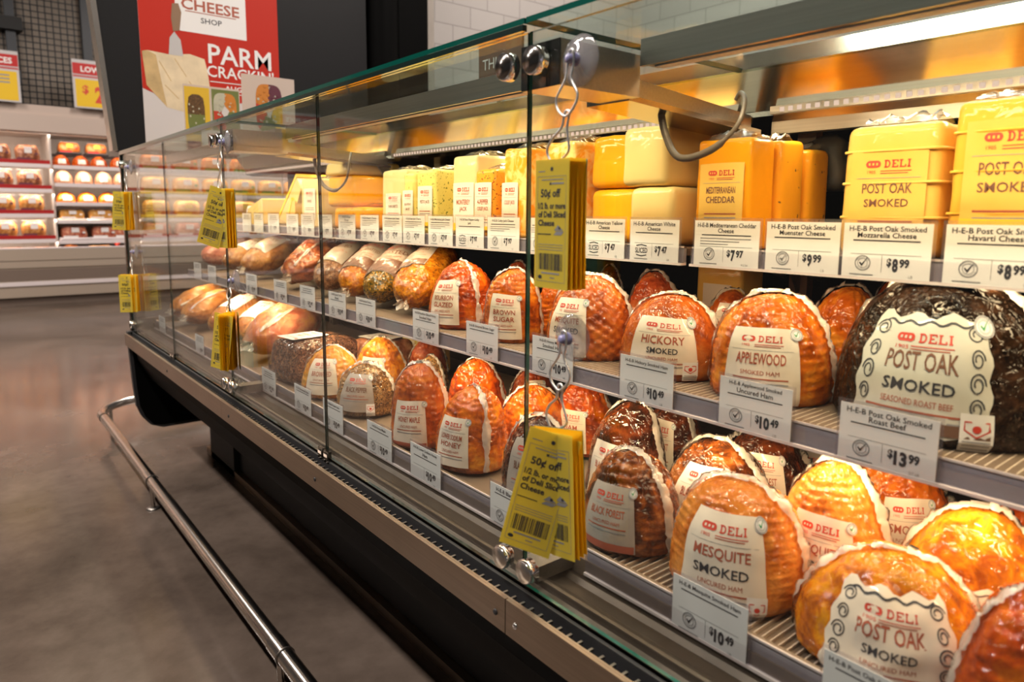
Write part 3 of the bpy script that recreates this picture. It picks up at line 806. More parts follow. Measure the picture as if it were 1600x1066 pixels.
# overhead: header with slanted steel reflector, arms, light bars
mb = MB()
mb.prism([(1.20,1.352),(1.235,1.345),(1.42,1.345),(1.42,1.470),(1.20,1.470),(1.155,1.432),(1.205,1.362)][::-1], XE+.03, XR, 'steel_mirror')
mb.prism([(1.235,1.322),(1.245,1.320),(1.245,1.345),(1.235,1.345)][::-1], -.745, XR, 'steel')
mb.build('header', case)
for xs in (-2.17,-.767):
    m = MB()
    m.box((xs-.040,.668,1.345),(xs+.042,.832,1.407),'steel')
    m.box((xs-.040,.667,1.345),(xs+.042,.669,1.407),'chrome_dark')
    m.prism([(.832,1.352),(.832,1.384),(.86,1.384),(1.20,1.356),(1.20,1.328)][::-1], xs-.036, xs+.0, 'steel')
    m.prism([(.832,1.343),(.832,1.352),(1.20,1.328),(1.20,1.319)][::-1], xs-.07, xs+.022, 'steel_mirror')
    o = m.build('support_arm', case)
    b = MB(); b.prism([(1.15,1.33),(1.19,1.33),(1.40,1.06),(1.40,1.00)][::-1], xs+.005, xs+.012, 'steel_dark'); b.lathe((xs+.012,1.30,1.17),(1,0,0),[(0,.006),(.003,.005),(.004,0)],'chrome',12); b.build('brace', case)
for k, (y0, y1, z0, z1, x0, x1) in enumerate(((.826,.868,1.392,1.428,-3.62,-2.215),(.826,.868,1.392,1.428,-2.125,-.81),(.826,.868,1.392,1.428,-.72,XR))):
    m = MB(); m.box((x0,y0,z0),(x1,y1,z1),'steel'); m.box((x0,y0-.001,z0-.003),(x1,y0+.006,z0),'steel'); o = m.build('light_bar', case)
    l = MB(); l.box((x0+.02,y0+.010,z0-.005),(x1-.02,y1-.012,z0),'print_white'); l.build('lamp_strip', o)
for x0, x1 in ((-3.6,-2.2),(-2.12,-.80),(-.72,XR)):
    m = MB(); m.box((x0,1.185,1.352),(x1,1.205,1.366),'steel'); o = m.build('light_bar', case)
    l = MB(); x = x0+.02
    while x < x1-.02: l.box((x,1.1835,1.355),(x+.008,1.185,1.363),'led'); x += .0165
    l.build('lamp_strip', o)
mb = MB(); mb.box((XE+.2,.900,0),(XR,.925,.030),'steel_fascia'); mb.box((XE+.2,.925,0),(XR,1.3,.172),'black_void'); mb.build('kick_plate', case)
mb = MB(); mb.box((-3.40,.90,0),(-3.05,1.2,.175),'black_void')
for k in range(4): mb.box((-3.425,.91+.022*k,.01),(-3.40,.922+.022*k,.12),'steel_dark')
mb.build('pedestal', case)
# dark cover with wiring behind the top shelf
mb = MB(); mb.rbox((-.665,1.30,1.215),(.085,.06,.10),.014,'rubber',2,.9,.012,3); mb.build('junction_cover', case)

# shelves: two levels, three lengths each
for lv, (yr, z0, z1, zp, nm, oc) in enumerate(((.894,.853,.8875,ZM,'middle','under the hams'),(1.0,1.082,1.1145,ZT,'top','under the cheeses'))):
    for i, (x0, x1) in enumerate(((XE+.05,-2.182),(-2.160,-.760),(-.742,XR))):
        root = thing('display_shelf', ('far','central','near')[i]+' length of the '+nm+' steel shelf with a clear price rail '+oc, 'shelf', (0,0,0), 0, 'case shelves')
        m = MB(); m.box((x0,yr+.012,zp-.012),(x1,1.38,zp),'shelf_metal')
        if i == 2 and lv == 0 or i == 1 and lv == 0:
            x = x0+.004
            while x < x1: m.box((x,yr+.012,zp),(x+.0014,yr+.09,zp+.0006),'wire_white'); x += .0105
        m.build('shelf_plate', root)
        m = MB(); rail(m, x0, x1, yr, z0, z1); m.build('price_rail', root)
        l = MB(); l.box((x0+.03,yr+.016,zp-.018),(x1-.03,yr+.030,zp-.012),'print_white'); l.build('lamp_strip', root)
        for xb in (x0+.03, x1-.03):
            b = MB(); b.prism([(yr+.06,zp-.013),(1.395,zp-.013),(1.395,zp-.075),(1.34,zp-.06)], xb-.003, xb+.003, 'steel_dark'); b.build('shelf_bracket', root)

# glass
def pane(label, name, a, b, edge, mat='glass', g=None):
    root = thing(name, label, 'glass panel', ((a[0]+b[0])/2, (a[1]+b[1])/2, a[2]), 0, g)
    c = Vector(root.location); m = MB(); A = Vector(a)-c; B = Vector(b)-c
    (x0,y0,z0), (x1,y1,z1) = A, B
    v = [(x0,y0,z0),(x1,y0,z0),(x1,y1,z0),(x0,y1,z0),(x0,y0,z1),(x1,y0,z1),(x1,y1,z1),(x0,y1,z1)]
    F = [(3,2,1,0),(4,5,6,7),(0,1,5,4),(1,2,6,5),(2,3,7,6),(3,0,4,7)]
    d = [abs(B[i]-A[i]) for i in range(3)]; thin = d.index(min(d))
    big = {2:(0,1), 1:(2,4), 0:(3,5)}[thin]
    for i, f in enumerate(F): m.add(v, [f], mat if i in big else edge)
    m.build('glass_sheet', root)
    return root
seams = [XE+.012, -2.886, -2.171, -1.485, -.767, -.055, XR]
desc = ['at the far end of the case','second from the far end of the case','third from the far end behind the middle coupons','fourth from the far end, before the honey maple ham','in front of the black forest hams','nearest the right edge']
panes = []
for i in range(5+1):
    panes.append(pane('clear upright front glass panel '+desc[i], 'front_glass', (seams[i]+.002, GY-.003, .604), (seams[i+1]-.002, GY+.003, 1.418), 'dark_edge' if i < 4 else 'green_edge', 'glass', 'front glass panels'))
def knob(p, x, z, r, mat='chrome', dark='chrome_dark', dp=.022):
    c = Vector(p.location); m = MB()
    m.lathe(Vector((x, GY-.003, z))-c, (0,-1,0), [(0,r*.6),(.006,r*.6),(.006,r),(dp-.002,r),(dp,r*.93)], mat, 26)
    m.lathe(Vector((x, GY-.003-dp, z))-c, (0,-1,0), [(-.0005,r*.9),(.0004,r*.88),(.0006,0)], dark, 26)
    m.build('clamp_knob', p)
knob(panes[3], -.797, 1.374, .0195); knob(panes[4], -.737, 1.374, .0195)
knob(panes[3], -.800, .640, .0185, 'chrome', 'steel'); knob(panes[4], -.742, .640, .0185, 'chrome', 'steel')
knob(panes[1], -2.20, 1.374, .0185); knob(panes[2], -2.142, 1.374, .0185)
knob(panes[1], -2.19, .640, .0185, 'chrome', 'chrome'); knob(panes[2], -2.132, .640, .0185, 'chrome', 'chrome')
knob(panes[0], -3.60, 1.374, .018); knob(panes[0], -3.60, .640, .018)
for i in (0,1,2,3):
    for s in (0, 1):
        xs = seams[i+1-s*0]+(.016 if s else -.016)
        if i in (0, 2) :
            c = Vector(panes[i+s].location); m = MB(); m.box(Vector((xs-.013,GY-.011,.594))-c, Vector((xs+.013,GY-.003,.622))-c, 'chrome_dark'); m.box(Vector((xs-.009,GY-.013,.600))-c, Vector((xs+.009,GY-.011,.616))-c, 'chrome'); m.build('clip', panes[i+s])
# steel glass-rest blocks inside, below the mid seam
for xs in (-2.16,-.767):
    m = MB(); m.box((xs-.02,.66,.612),(xs+.022,.735,.636),'steel_dark'); m.build('glass_rest', case)
tops = [(XE,-2.171),(-2.171,-.767),(-.767,XR)]
for i, (x0, x1) in enumerate(tops):
    pane(('far','central','near')[i]+' flat top glass panel lying over the deli case', 'top_glass', (x0+.002,GY-.010,1.4285), (x1-.002,1.19,1.4365), 'green_edge', 'glass_top', 'top glass panels')
mb = MB(); mb.box((XE,GY-.012,1.419),(-.77,GY-.004,1.4275),'dark_edge'); mb.build('edge_seal', case)
pane('upright end glass panel closing the far end of the case', 'end_glass', (XE-.002,.708,.62), (XE+.004,1.40,1.416), 'dark_edge')

# cables hanging from the arms
for lab, pts in (('dark looped power cable hanging above the white american cheese', [(-.800,.95,1.385),(-.784,.95,1.357),(-.768,.95,1.303),(-.733,.945,1.262),(-.677,.95,1.271),(-.633,.95,1.302),(-.626,.96,1.339),(-.640,.97,1.357),(-.655,.98,1.350)]),
                 ('dark looped power cable hanging above the far stacked yellow cheese', [(-2.216,.95,1.385),(-2.20,.95,1.32),(-2.14,.945,1.26),(-2.05,.945,1.235),(-1.98,.95,1.262),(-1.95,.95,1.320),(-1.96,.96,1.345)])):
    m = MB(); m.tube(pts, lambda t: .0062 if t < .55 else .0036, 'cable_grey', 8, 6)
    o = m.build('power_cable'); tag(o, lab, 'cable')

# bumper rail
br = thing('bumper_rail', 'round steel bumper rail on short posts along the foot of the case', 'rail', (0,.546,0))
path = [(XR,0,.118),(-4.02,0,.118)]+[(-4.02-.26*math.sin(R(a)), .26-.26*math.cos(R(a)), .118) for a in range(15, 91, 15)]+[(-4.28,.60,.118),(-4.28,.9,.118)]
m = MB(); m.tube(path, .0215, 'steel_rail', 20, 1); m.build('tube', br)
for x in (-4.0,-2.93,-1.545,-.16):
    m = MB(); m.cyl((x-.045,0,.118),(x+.02,0,.118),.0232,'steel_rail',20); m.cyl((x+.020,0,.118),(x+.024,0,.118),.0242,'steel_dark',20); m.build('coupling', br)
for x in (-4.18,-2.92,-1.56,-.16):
    y = .06 if x < -4.1 else 0
    m = MB(); m.cyl((x,y,.006),(x,y,.10),.0085,'steel_rail',12); o = m.build('post', br)
    m = MB(); m.lathe((x,y,0),(0,0,1),[(0,.026),(.004,.026),(.007,.012),(.007,.0)],'steel_dark',16); m.build('foot_plate', o)

# ------------------------------------------------------------------ what lies in the case
RU, BR, IK, RD = 'ink_rust', 'ink_brown', 'ink', 'ink_red'
def SP(*names, sub='UNCURED HAM', **k): return dict(name=list(names), sub=sub, **k)
smk = ('SMOKED', IK, .105)
D, M = ZD+.001, ZM+.001
# deck, front row
ham('speckled orange ham seen past the glass joint, beside the dark pastrami', -1.888,.850,D,.090,.136,'ham_speckled',-48,1.0,.80,.10,SP(('BROWNED',RU,.14)),.95,11,7,14,.002,pw=2.5)
ham('pepper crusted ham with grey label, left of the honey maple ham', -1.661,.846,D,.082,.125,'pepper_crust',-52,1.15,.84,.12,SP(('BLACK PEPPER',BR,.14),paper='paper_gray'),.95,12,12,20,.004,pw=2.6,seamw=.02,sticker=True)
ham('tall brown honey maple ham with cream label on the bottom deck', -1.350,.822,D,.071,.186,'ham_honey',-56,1.10,.58,.04,SP(('HONEY MAPLE',RU,.12),band='ink_rust',bandh=.09),.95,13,15,16,.005,seamw=.02,pw=2.6)
ham('bright orange ham with a twisted film end, right of the honey maple ham', -1.165,.836,D,.079,.168,'ham_orange',-74,1.0,.66,.08,SP(('LOWER SODIUM',RU,.11),('HONEY',RU,.11)),.95,14,14,16,.005,sealaz=-.55,seamw=.014,pw=2.8,lean=(.01,.0))
ham('dark ham in grey label mostly hidden behind the front yellow coupons', -.940,.828,D,.068,.155,'forest_dark',-62,1.2,.78,.06,SP(('BLACK FOREST',BR,.12),paper='paper_gray'),.95,15,10,14,.004,seamw=.02)
ham('dark glossy black forest ham just right of the front yellow coupons', -.721,.840,D,.082,.145,'forest_brown',-80,1.1,.72,.06,SP(('BLACK FOREST',RU,.12),paper='paper_gray',band='ink_rust',bandh=.12),.95,16,12,14,.005,seamw=.018,sealaz=-.25)
ham('big pale orange mesquite smoked ham with netted rows in the front row', -.526,.845,D,.094,.160,'ham_tawny',-72,1.2,.80,.02,SP(('MESQUITE',RU,.135),smk),.92,17,16,20,.005,seamw=.022,sealaz=-.12,pw=3.2,sticker=True)
ham('low golden turkey ham with an ornate post oak smoked label', -.322,.858,D,.104,.132,'ham_golden',-68,1.35,.80,.05,SP(('POST OAK',RU,.17),smk,sub='UNCURED HAM',ornate=True),.92,18,0,0,.003,pw=2.3,badge=False,seamw=.018,lump=.09)
ham('orange ham cut off by the lower right corner of the picture', -.170,.818,D,.066,.165,'ham_deep',-58,1.0,.5,.05,SP(('SMOKED',RU,.12)),.95,19,8,10,.003,pw=2.5,lump=.09)
# deck, rows behind
ham('round orange ham behind the pepper crusted ham', -1.868,1.00,D,.084,.149,'ham_golden',-52,1.0,.66,.1,SP(('HAM',RU,.12)),.95,21,9,14,.003,pw=2.3)
ham('small red ham at the back of the deck beside the pale yellow block', -1.860,1.16,D,.062,.128,'ham_red',-40,.7,.5,.1,SP(('HAM',RU,.12)),.95,22,8,10,.003)
ham('small brown pepper rubbed ham peeping over the honey maple ham', -1.630,1.03,D,.052,.126,'pepper_crust',None,seed=23,nz=9,nt=12)
ham('deep orange ham behind the bright orange ham on the deck', -1.372,1.00,D,.083,.170,'ham_deep',-95,.9,.5,.08,None,.95,24,9,12,.005,pw=2.3,lump=.11,sealaz=.5)
ham('orange ham with film seam left of the upright glass joint', -1.150,.995,D,.076,.148,'ham_orange',-40,.9,.62,.08,SP(('HAM',RU,.12)),.95,25,12,14,.004)
ham('brown ham with a cream label in the dim back row left of the glass joint', -1.345,1.16,D,.062,.130,'ham_red',-34,1.1,.78,.1,SP(('SMOKED',RU,.12)),.95,26,8,10,.003)
ham('reddish orange ham hanging back behind the lower suction cup', -1.080,1.09,D,.071,.160,'ham_deep',-75,1.0,.62,.06,SP(('HAM',RU,.12)),.95,27,12,14,.004,lump=.08)
ham('dark red glossy ham above the black forest ham, right of the coupons', -.850,.968,D,.078,.178,'forest_dark',-80,1.1,.62,.06,SP(('BLACK FOREST',RU,.12)),.95,28,0,0,.004,seamw=.02,lump=.09,pw=2.2,lean=(.01,.01))
ham('dark ham in deep shade behind the dark red ham', -1.030,1.20,D,.052,.142,'forest_dark',None,seed=29)
ham('dark brown ham with a tilted cream label under the middle shelf edge', -.832,1.09,D,.064,.168,'forest_dark',-84,1.0,.78,.1,SP(('BLACK FOREST',RU,.12)),.95,30,13,14,.003,sealaz=-.3)
ham('black forest ham half hidden behind the pale mesquite ham', -.655,.985,D,.094,.153,'forest_brown',-78,1.1,.80,.1,SP(('BLACK FOREST',RU,.13)),.95,31,12,14,.004,seamw=.022,sealaz=-.15,pw=2.3)
ham('dark red ham with cream label and loose film, under the applewood price tag', -.640,1.10,D,.083,.160,'forest_dark',-66,1.1,.76,.15,SP(('BLACK FOREST',RU,.12)),.95,32,9,14,.003,seamw=.03,wav=.010,pw=2.3)
ham('small grey labelled ham in the shade at the back of the deck', -.612,1.22,D,.050,.118,'forest_dark',-60,1.5,.85,.1,SP(('BLACK FOREST',BR,.15),paper='paper_gray'),.95,33)
ham('pale orange mesquite ham in the second row behind the big pale one', -.443,.960,D,.079,.180,'ham_tawny',-82,1.15,.66,.02,SP(('MESQUITE',RU,.13),smk),.92,34,17,20,.005,seamw=.022,sealaz=-.2)
ham('orange netted ham in the third row under the roast beef price tag', -.420,1.10,D,.081,.172,'ham_orange',-52,.95,.70,.1,SP(('SMOKED',RU,.12)),.92,35,14,18,.005,seamw=.03,wav=.010,sealaz=-.3)
ham('golden turkey ham behind the low one with the ornate label', -.276,.985,D,.082,.168,'ham_golden',-78,1.2,.52,.05,SP(('POST OAK',RU,.16),smk,ornate=True),.92,36,0,0,.003,seamw=.025,badge=False,lump=.09)
ham('orange ham in the back right corner of the bottom deck', -.262,1.17,D,.062,.134,'ham_deep',None,seed=37,nz=8,nt=10,seamw=.02)
# middle shelf, front row
ham('deep orange bourbon glazed ham on the middle shelf beside the seasoned roasts', -1.440,1.005,M,.089,.163,'ham_deep',-72,.95,.72,.08,SP(('BOURBON',RU,.11),('GLAZED',RU,.11)),.95,41,13,0,.003,pw=2.6,sealaz=-.5)
ham('orange brown sugar ham left of the upright glass joint, middle shelf', -1.213,.985,M,.067,.158,'ham_orange',-58,1.1,.66,.06,SP(('BROWN',RU,.11),('SUGAR',RU,.11)),.95,42,15,16,.004,pw=3.0,seamw=.016)
ham('large netted honey mesquite ham behind the lower suction cup', -.990,1.010,M,.092,.162,'ham_honey',-82,.95,.72,.05,SP(('MESQUITE',RU,.12),smk),.95,43,9,20,.007,diag=1,seamw=.022,sealaz=.25,pw=2.5)
ham('brown hickory smoked ham with cream label on the middle shelf', -.781,1.004,M,.091,.143,'ham_honey',-63,1.25,.74,.10,SP(('HICKORY',RU,.15),smk),.92,44,0,0,.003,pw=2.9,lump=.02,seamw=.018,sealaz=-.2,sticker=True)
ham('orange applewood smoked ham with rippled cream label on the middle shelf', -.584,1.004,M,.093,.163,'ham_orange',-70,1.15,.70,.02,SP(('APPLEWOOD',RU,.15),sub='SMOKED HAM'),.92,45,13,18,.004,pw=3.0,seamw=.020,sealaz=-.15)
ham('huge black crusted post oak smoked roast beef at the right of the middle shelf', -.352,1.045,M,.136,.208,'roast_black',-84,1.15,.76,.08,SP(('POST OAK',BR,.17),smk,sub='SEASONED ROAST BEEF',paper='paper_sage',ornate=True,band='brown_door',bandh=.10),.90,46,0,0,.003,pw=2.5,seamw=.030,sealaz=-.12,cat='roast beef',name='roast_beef',badge=True,sticker=True,lump=.04)
# middle shelf, behind
ham('reddish ham behind the brown sugar ham, against the dark back', -1.445,1.19,M,.058,.152,'ham_red',None,seed=51,nz=9,nt=12)
ham('narrow orange ham squeezed between the brown sugar and netted hams', -1.195,1.11,M,.055,.142,'ham_orange',None,seed=52,nz=12,nt=14)
ham('red ham in crinkled film behind the netted honey mesquite ham', -.955,1.165,M,.066,.160,'ham_red',None,seed=53,nz=8,nt=10,lump=.08,seamw=.02)
ham('dull brown ham far back behind the upper yellow coupons', -1.175,1.26,M,.040,.158,'forest_dark',None,seed=54)
ham('brown ham with a cream label between the hickory and applewood hams, at the back', -.780,1.19,M,.056,.136,'ham_honey',-60,1.3,.82,.2,SP(('HAM',RU,.12)),.95,55,8,10,.003)
ham('orange ham with film seams behind the applewood ham', -.540,1.16,M,.064,.168,'ham_orange',-75,.8,.6,.1,None,.95,56,12,14,.004,seamw=.02)
ham('dark orange ham far back beside the roast beef', -.525,1.29,M,.040,.172,'ham_deep',None,seed=57)
# roasts lying down, front end towards the aisle
loaf('tan turkey roast lying second on the far deck, with clipped film', (-3.255,.82,.712),(-3.40,1.02,.752),.064,'loaf_pale',None,61,'turkey roast',ends=2,seam=.5,nz=9,amp=.004)
loaf('large tan turkey roast lying first on the far deck by the end glass', (-3.46,.82,.716),(-3.585,1.02,.760),.062,'loaf_pale',None,62,'turkey roast',ends=2,seam=.9,nz=8,amp=.004)
loaf('golden roast with white label behind the lower middle coupons', (-2.95,.84,.706),(-3.10,1.06,.765),.062,'loaf_pale',SP(('TURKEY',RU,.12),paper='paper_white'),63,'turkey roast',l0=-.5,l1=.3)
loaf('yellow orange roast between the golden roast and the pink ham', (-2.69,.86,.706),(-2.86,1.06,.765),.058,'loaf_seasoned',SP(('TURKEY',RU,.12),paper='paper_white'),64,'turkey roast',l0=-.6,l1=.25)
loaf('pink cured ham in clear film lying beside the lower middle coupons', (-2.45,.84,.716),(-2.63,1.08,.762),.080,'ham_pink',None,65,'ham',ends=2,lump=.10,seam=.6)
loaf('pink orange roast at the far end of the middle shelf by the end glass', (-3.52,.98,.949),(-3.60,1.18,.985),.060,'meat_raw',None,66,'roast')
loaf('pale roast with white label third from the far end, middle shelf', (-3.19,.98,.948),(-3.30,1.20,.99),.060,'loaf_tan',SP(('TURKEY',RU,.12),paper='paper_white'),67,'roast',l0=-.5,l1=.4)
loaf('tan roast with white label and clipped film on the far middle shelf', (-2.93,.98,.946),(-3.02,1.17,1.015),.063,'loaf_tan',SP(('ROAST',BR,.12),paper='paper_gray'),68,'roast',l0=-.5,l1=.45,ends=2)
loaf('shiny reddish brown roast in loose film, seen just left of the second glass joint', (-2.47,.985,.948),(-2.60,1.17,1.018),.064,'loaf_red',None,69,'roast',ends=2,lump=.20,seam=.4)
loaf('grey peppered roast with silvery label crossing the second glass joint', (-2.21,.985,.942),(-2.345,1.17,1.018),.059,'loaf_grey',SP(('ROASTED',BR,.12),paper='paper_gray'),70,'roast',l0=-.55,l1=.60,lth=-.2,lw=2.0)
loaf('yellow seasoned turkey roast with a brown banded label', (-2.01,.985,.942),(-2.125,1.155,1.026),.058,'loaf_seasoned',SP(('OVEN ROASTED',BR,.11),paper='paper_gray',band='paper_kraft',bandh=.30),71,'turkey roast',l0=-.60,l1=.50,lth=-.05,lw=2.2,nz=18,amp=.004,ends=2)
loaf('herb crusted turkey roast with a wide grey and brown label', (-1.838,.985,.942),(-1.955,1.155,1.026),.059,'loaf_herb',SP(('ROASTED',BR,.12),paper='paper_gray',band='paper_kraft',bandh=.34),72,'turkey roast',l0=-.62,l1=.50,lth=-.05,lw=2.3,nz=16,amp=.004)
loaf('orange seasoned turkey roast with pale label next to the bourbon glazed ham', (-1.660,.985,.944),(-1.775,1.155,1.028),.061,'loaf_seasoned',SP(('ROASTED',BR,.12),paper='paper_gray',band='paper_kraft',bandh=.2),73,'turkey roast',l0=-.35,l1=.62,lth=-.4,lw=1.5,nz=22,amp=.0045,ends=2)
# dark peppered pastrami brick
root = thing('pastrami_block', 'dark peppered pastrami brick with white label on the bottom deck', 'pastrami', (-2.125,.90,D), R(8))
mb = MB(); mb.rbox((0,0,0),(.190,.27,.128),.030,'pastrami',4,.84,.006,5); mb.build('meat_body', root)
def pm(u, v, off): return (u-.015, -.118+v+.02, .1302+off+.0028)
lm = MB(); label_std(lm, pm, .10, .13, SP(('PEPPERED',BR,.13),('BEEF',BR,.11),sub='',paper='paper_white')); lo = lm.build('label', root)
sm_ = MB(); put_rect(sm_, lambda u, v, o: pm(u, v, o+.001), .030,-.005,.054,.035,'paper_white',0); put_disc(sm_, lambda u, v, o: pm(u, v, o+.0014), .042,.015,.006,'ink_red',0,12); sm_.build('safety_sticker', lo)
root = thing('roast_slab', 'dark red beef slab with white label lying behind the pastrami brick', 'roast beef', (-2.03,1.09,D), R(12))
mb = MB(); mb.rbox((0,0,0),(.20,.16,.115),.028,'meat_brown',4,.86,.006,6); mb.build('meat_body', root)
lm = MB(); label_std(lm, lambda u, v, off: (u, -.05+v, .1178+off+.0028), .12, .09, SP(('BEEF',BR,.16),sub='',paper='paper_white')); lm.build('label', root)
# pale yellow packs standing at the back
for lab, x, y, z, d, mat in (('pale yellow cheese loaf standing at the back of the deck behind the round orange ham', -2.09,1.27,D,(.12,.08,.115),'cheese_havarti'),
                        ('second yellow cheese loaf at the back of the deck by the small red ham', -1.95,1.24,D,(.10,.08,.10),'cheese_smoked'),
                        ('yellow boxed cheese against the back of the middle shelf between hickory and applewood hams', -.862,1.30,M,(.115,.09,.185),'cheese_smoked')):
    t = thing('cheese_block', lab, 'cheese', (x,y,z)); mb = MB(); mb.rbox((0,0,0), d, .012, mat, 3, .97); mb.build('cheese_body', t)
    mb = MB(); mb.grid(lambda a, b: ((a-.5)*d[0]*.6, -d[1]/2-.0012+.0, d[2]*(.2+.55*b)), 4, 4, 'paper_cream'); mb.build('label', t)

# cheeses on the top shelf
T = ZT+.001
cl = lambda *n, **k: SP(*n, sub='', **k)
cheese_block('pale havarti block, leftmost of the three speckle-side blocks', -1.952,-1.80,1.055,T,.17,.185,'cheese_ivory',cl(('HAVARTI',BR,.10),band='ink_yolk',bandh=.06,flare=0),seed=1,lw=.6,lz=(.1,.62))
cheese_block('jalapeno jack block with fine green flecks beside the pesto jack', -1.788,-1.725,1.035,T,.20,.172,'cheese_jalapeno',cl(('JALAPENO',BR,.09),('JACK',BR,.09),band='ink_yolk',bandh=.08,flare=0),seed=2,lw=.9,lz=(.12,.70))
cheese_block('pesto jack block with many green flecks in the middle of the top shelf', -1.716,-1.612,1.035,T,.20,.176,'cheese_pesto',cl(('PESTO JACK',BR,.11),band='ink_yolk',bandh=.1,flare=0),seed=3,lw=.72,lz=(.12,.74))
cheese_block('tall ivory monterey jack block left of the pepper cheese', -1.556,-1.443,1.05,T,.15,.205,'cheese_ivory',cl(('MONTEREY',RU,.11),('JACK',RU,.11),band='ink_yolk',bandh=.16,flare=0),seed=4,lw=.82,lz=(.06,.66))
cheese_block('second ivory jack block standing behind the pepper cheese', -1.46,-1.38,1.215,T,.12,.185,'cheese_ivory',None,seed=14)
cheese_block('orange colby with red pepper flecks beside the monterey jack', -1.434,-1.354,1.035,T,.15,.165,'cheese_pepper',cl(('4-PEPPER',RU,.11),('COLBY JACK',RU,.11),flare=0,band='ink_yolk',bandh=.08),seed=5,lw=.86,lz=(.10,.80))
cheese_block('tall marbled colby jack block just left of the glass joint', -1.318,-1.222,1.035,T,.14,.208,'cheese_marbled',cl(('COLBY JACK',RU,.11),flare=0,band='ink_yolk',bandh=.2),seed=6,lw=.62,lz=(.06,.62),lx=-.018)
cheese_block('marbled orange cheese block behind the upper yellow coupons', -1.172,-1.075,1.035,T,.16,.212,'cheese_marbled',None,seed=7)
cheese_block('yellow american cheese loaf, upper left of the stacked four', -1.070,-.945,1.075,T+.112,.24,.108,'cheese_yellow',None,r=.016,fold=False,seed=8,ribs=False)
cheese_block('white american cheese loaf, upper right of the stacked four', -.944,-.832,1.035,T+.112,.27,.112,'cheese_cream',None,r=.014,fold=False,seed=9,taper=.99)
cheese_block('yellow american cheese loaf, lower left of the stacked four', -1.070,-.935,1.075,T,.24,.110,'cheese_yellow',None,r=.016,fold=False,seed=10)
cheese_block('white american cheese loaf, lower right of the stacked four', -.922,-.812,1.035,T,.27,.110,'cheese_cream',None,r=.014,fold=False,seed=11,taper=.99)
cheese_block('bright orange mediterranean cheddar block, frontmost of its three', -.766,-.657,1.035,T,.075,.186,'cheese_orange',cl(('MEDITERRANEAN',BR,.10),('CHEDDAR',BR,.10),paper='cheese_smoked',flare=0,band='ink_yolk',bandh=.08),seed=12,lw=.80,lz=(.18,.78),r=.007)
cheese_block('dotted orange cheddar block, second of the three behind the front one', -.758,-.648,1.114,T,.075,.186,'cheese_dotted',None,seed=13,r=.008)
cheese_block('dotted orange cheddar block, last of the three towards the back', -.752,-.642,1.195,T,.075,.176,'cheese_dotted',None,seed=15,r=.010)
cheese_block('pale yellow post oak smoked mozzarella block with creased sides', -.508,-.376,1.040,T,.115,.188,'cheese_smoked',cl(('POST OAK',BR,.11),('SMOKED',BR,.085),paper='cheese_smoked',flare=0,ornate=False,band='ink_yolk',bandh=.20),seed=16,lw=.78,lz=(.10,.80),ribs=True,r=.013)
cheese_block('deep yellow post oak smoked havarti block at the right edge of the top shelf', -.362,-.225,1.030,T,.115,.208,'cheese_smoked_deep',cl(('POST OAK',BR,.11),('SMOKED',BR,.085),paper='cheese_smoked',flare=0,band='ink_yolk',bandh=.18),seed=17,lw=.74,lz=(.14,.86),ribs=True,r=.013)
# the far stacks
cheese_block('orange cheddar loaf with dark flecks, lowest of the far stack', -2.315,-2.10,1.06,T,.20,.075,'cheese_dotted',None,seed=20,r=.014,fold=True)
cheese_block('yellow cheddar loaf lying on the flecked one in the far stack', -2.365,-2.16,1.06,T+.076,.20,.105,'cheese_yellow',None,seed=21,r=.016,fold=False)
cheese_block('cream cheese loaf on top of the far stack', -2.375,-2.18,1.06,T+.182,.20,.045,'cheese_cream',None,seed=22,r=.012,fold=True)
cheese_block('tall ivory cheese block left of the far stack', -2.60,-2.425,1.06,T,.16,.178,'cheese_ivory',cl(('SWISS',BR,.1),flare=0),seed=23,lw=.6)
wedge('pale cheese wedge leaning over on the far top shelf, with yellow rind', [(-2.83,T+.03),(-2.63,T+.19),(-2.60,T+.14),(-2.70,T+.001)], 1.06,.12,'cheese_cream','ink_yolk')
wedge('yellow faced cheese wedge leaning against the tall ivory block', [(-2.72,T+.002),(-2.66,T+.10),(-2.635,T+.10),(-2.635,T+.002)], 1.05,.12,'cheese_smoked','ink_yolk')
wedge('long pale cheese wedge tilted up beside the leaning yellow rind wedge', [(-2.95,T+.002),(-2.88,T+.05),(-2.74,T+.19),(-2.73,T+.16),(-2.84,T+.002)], 1.19,.12,'cheese_ivory','parm_paste')
wedge('low cheese wedge with red and white label at the far end of the top shelf', [(-3.25,T+.002),(-3.20,T+.07),(-3.02,T+.115),(-3.02,T+.002)], 1.06,.14,'cheese_cream','pack_label')

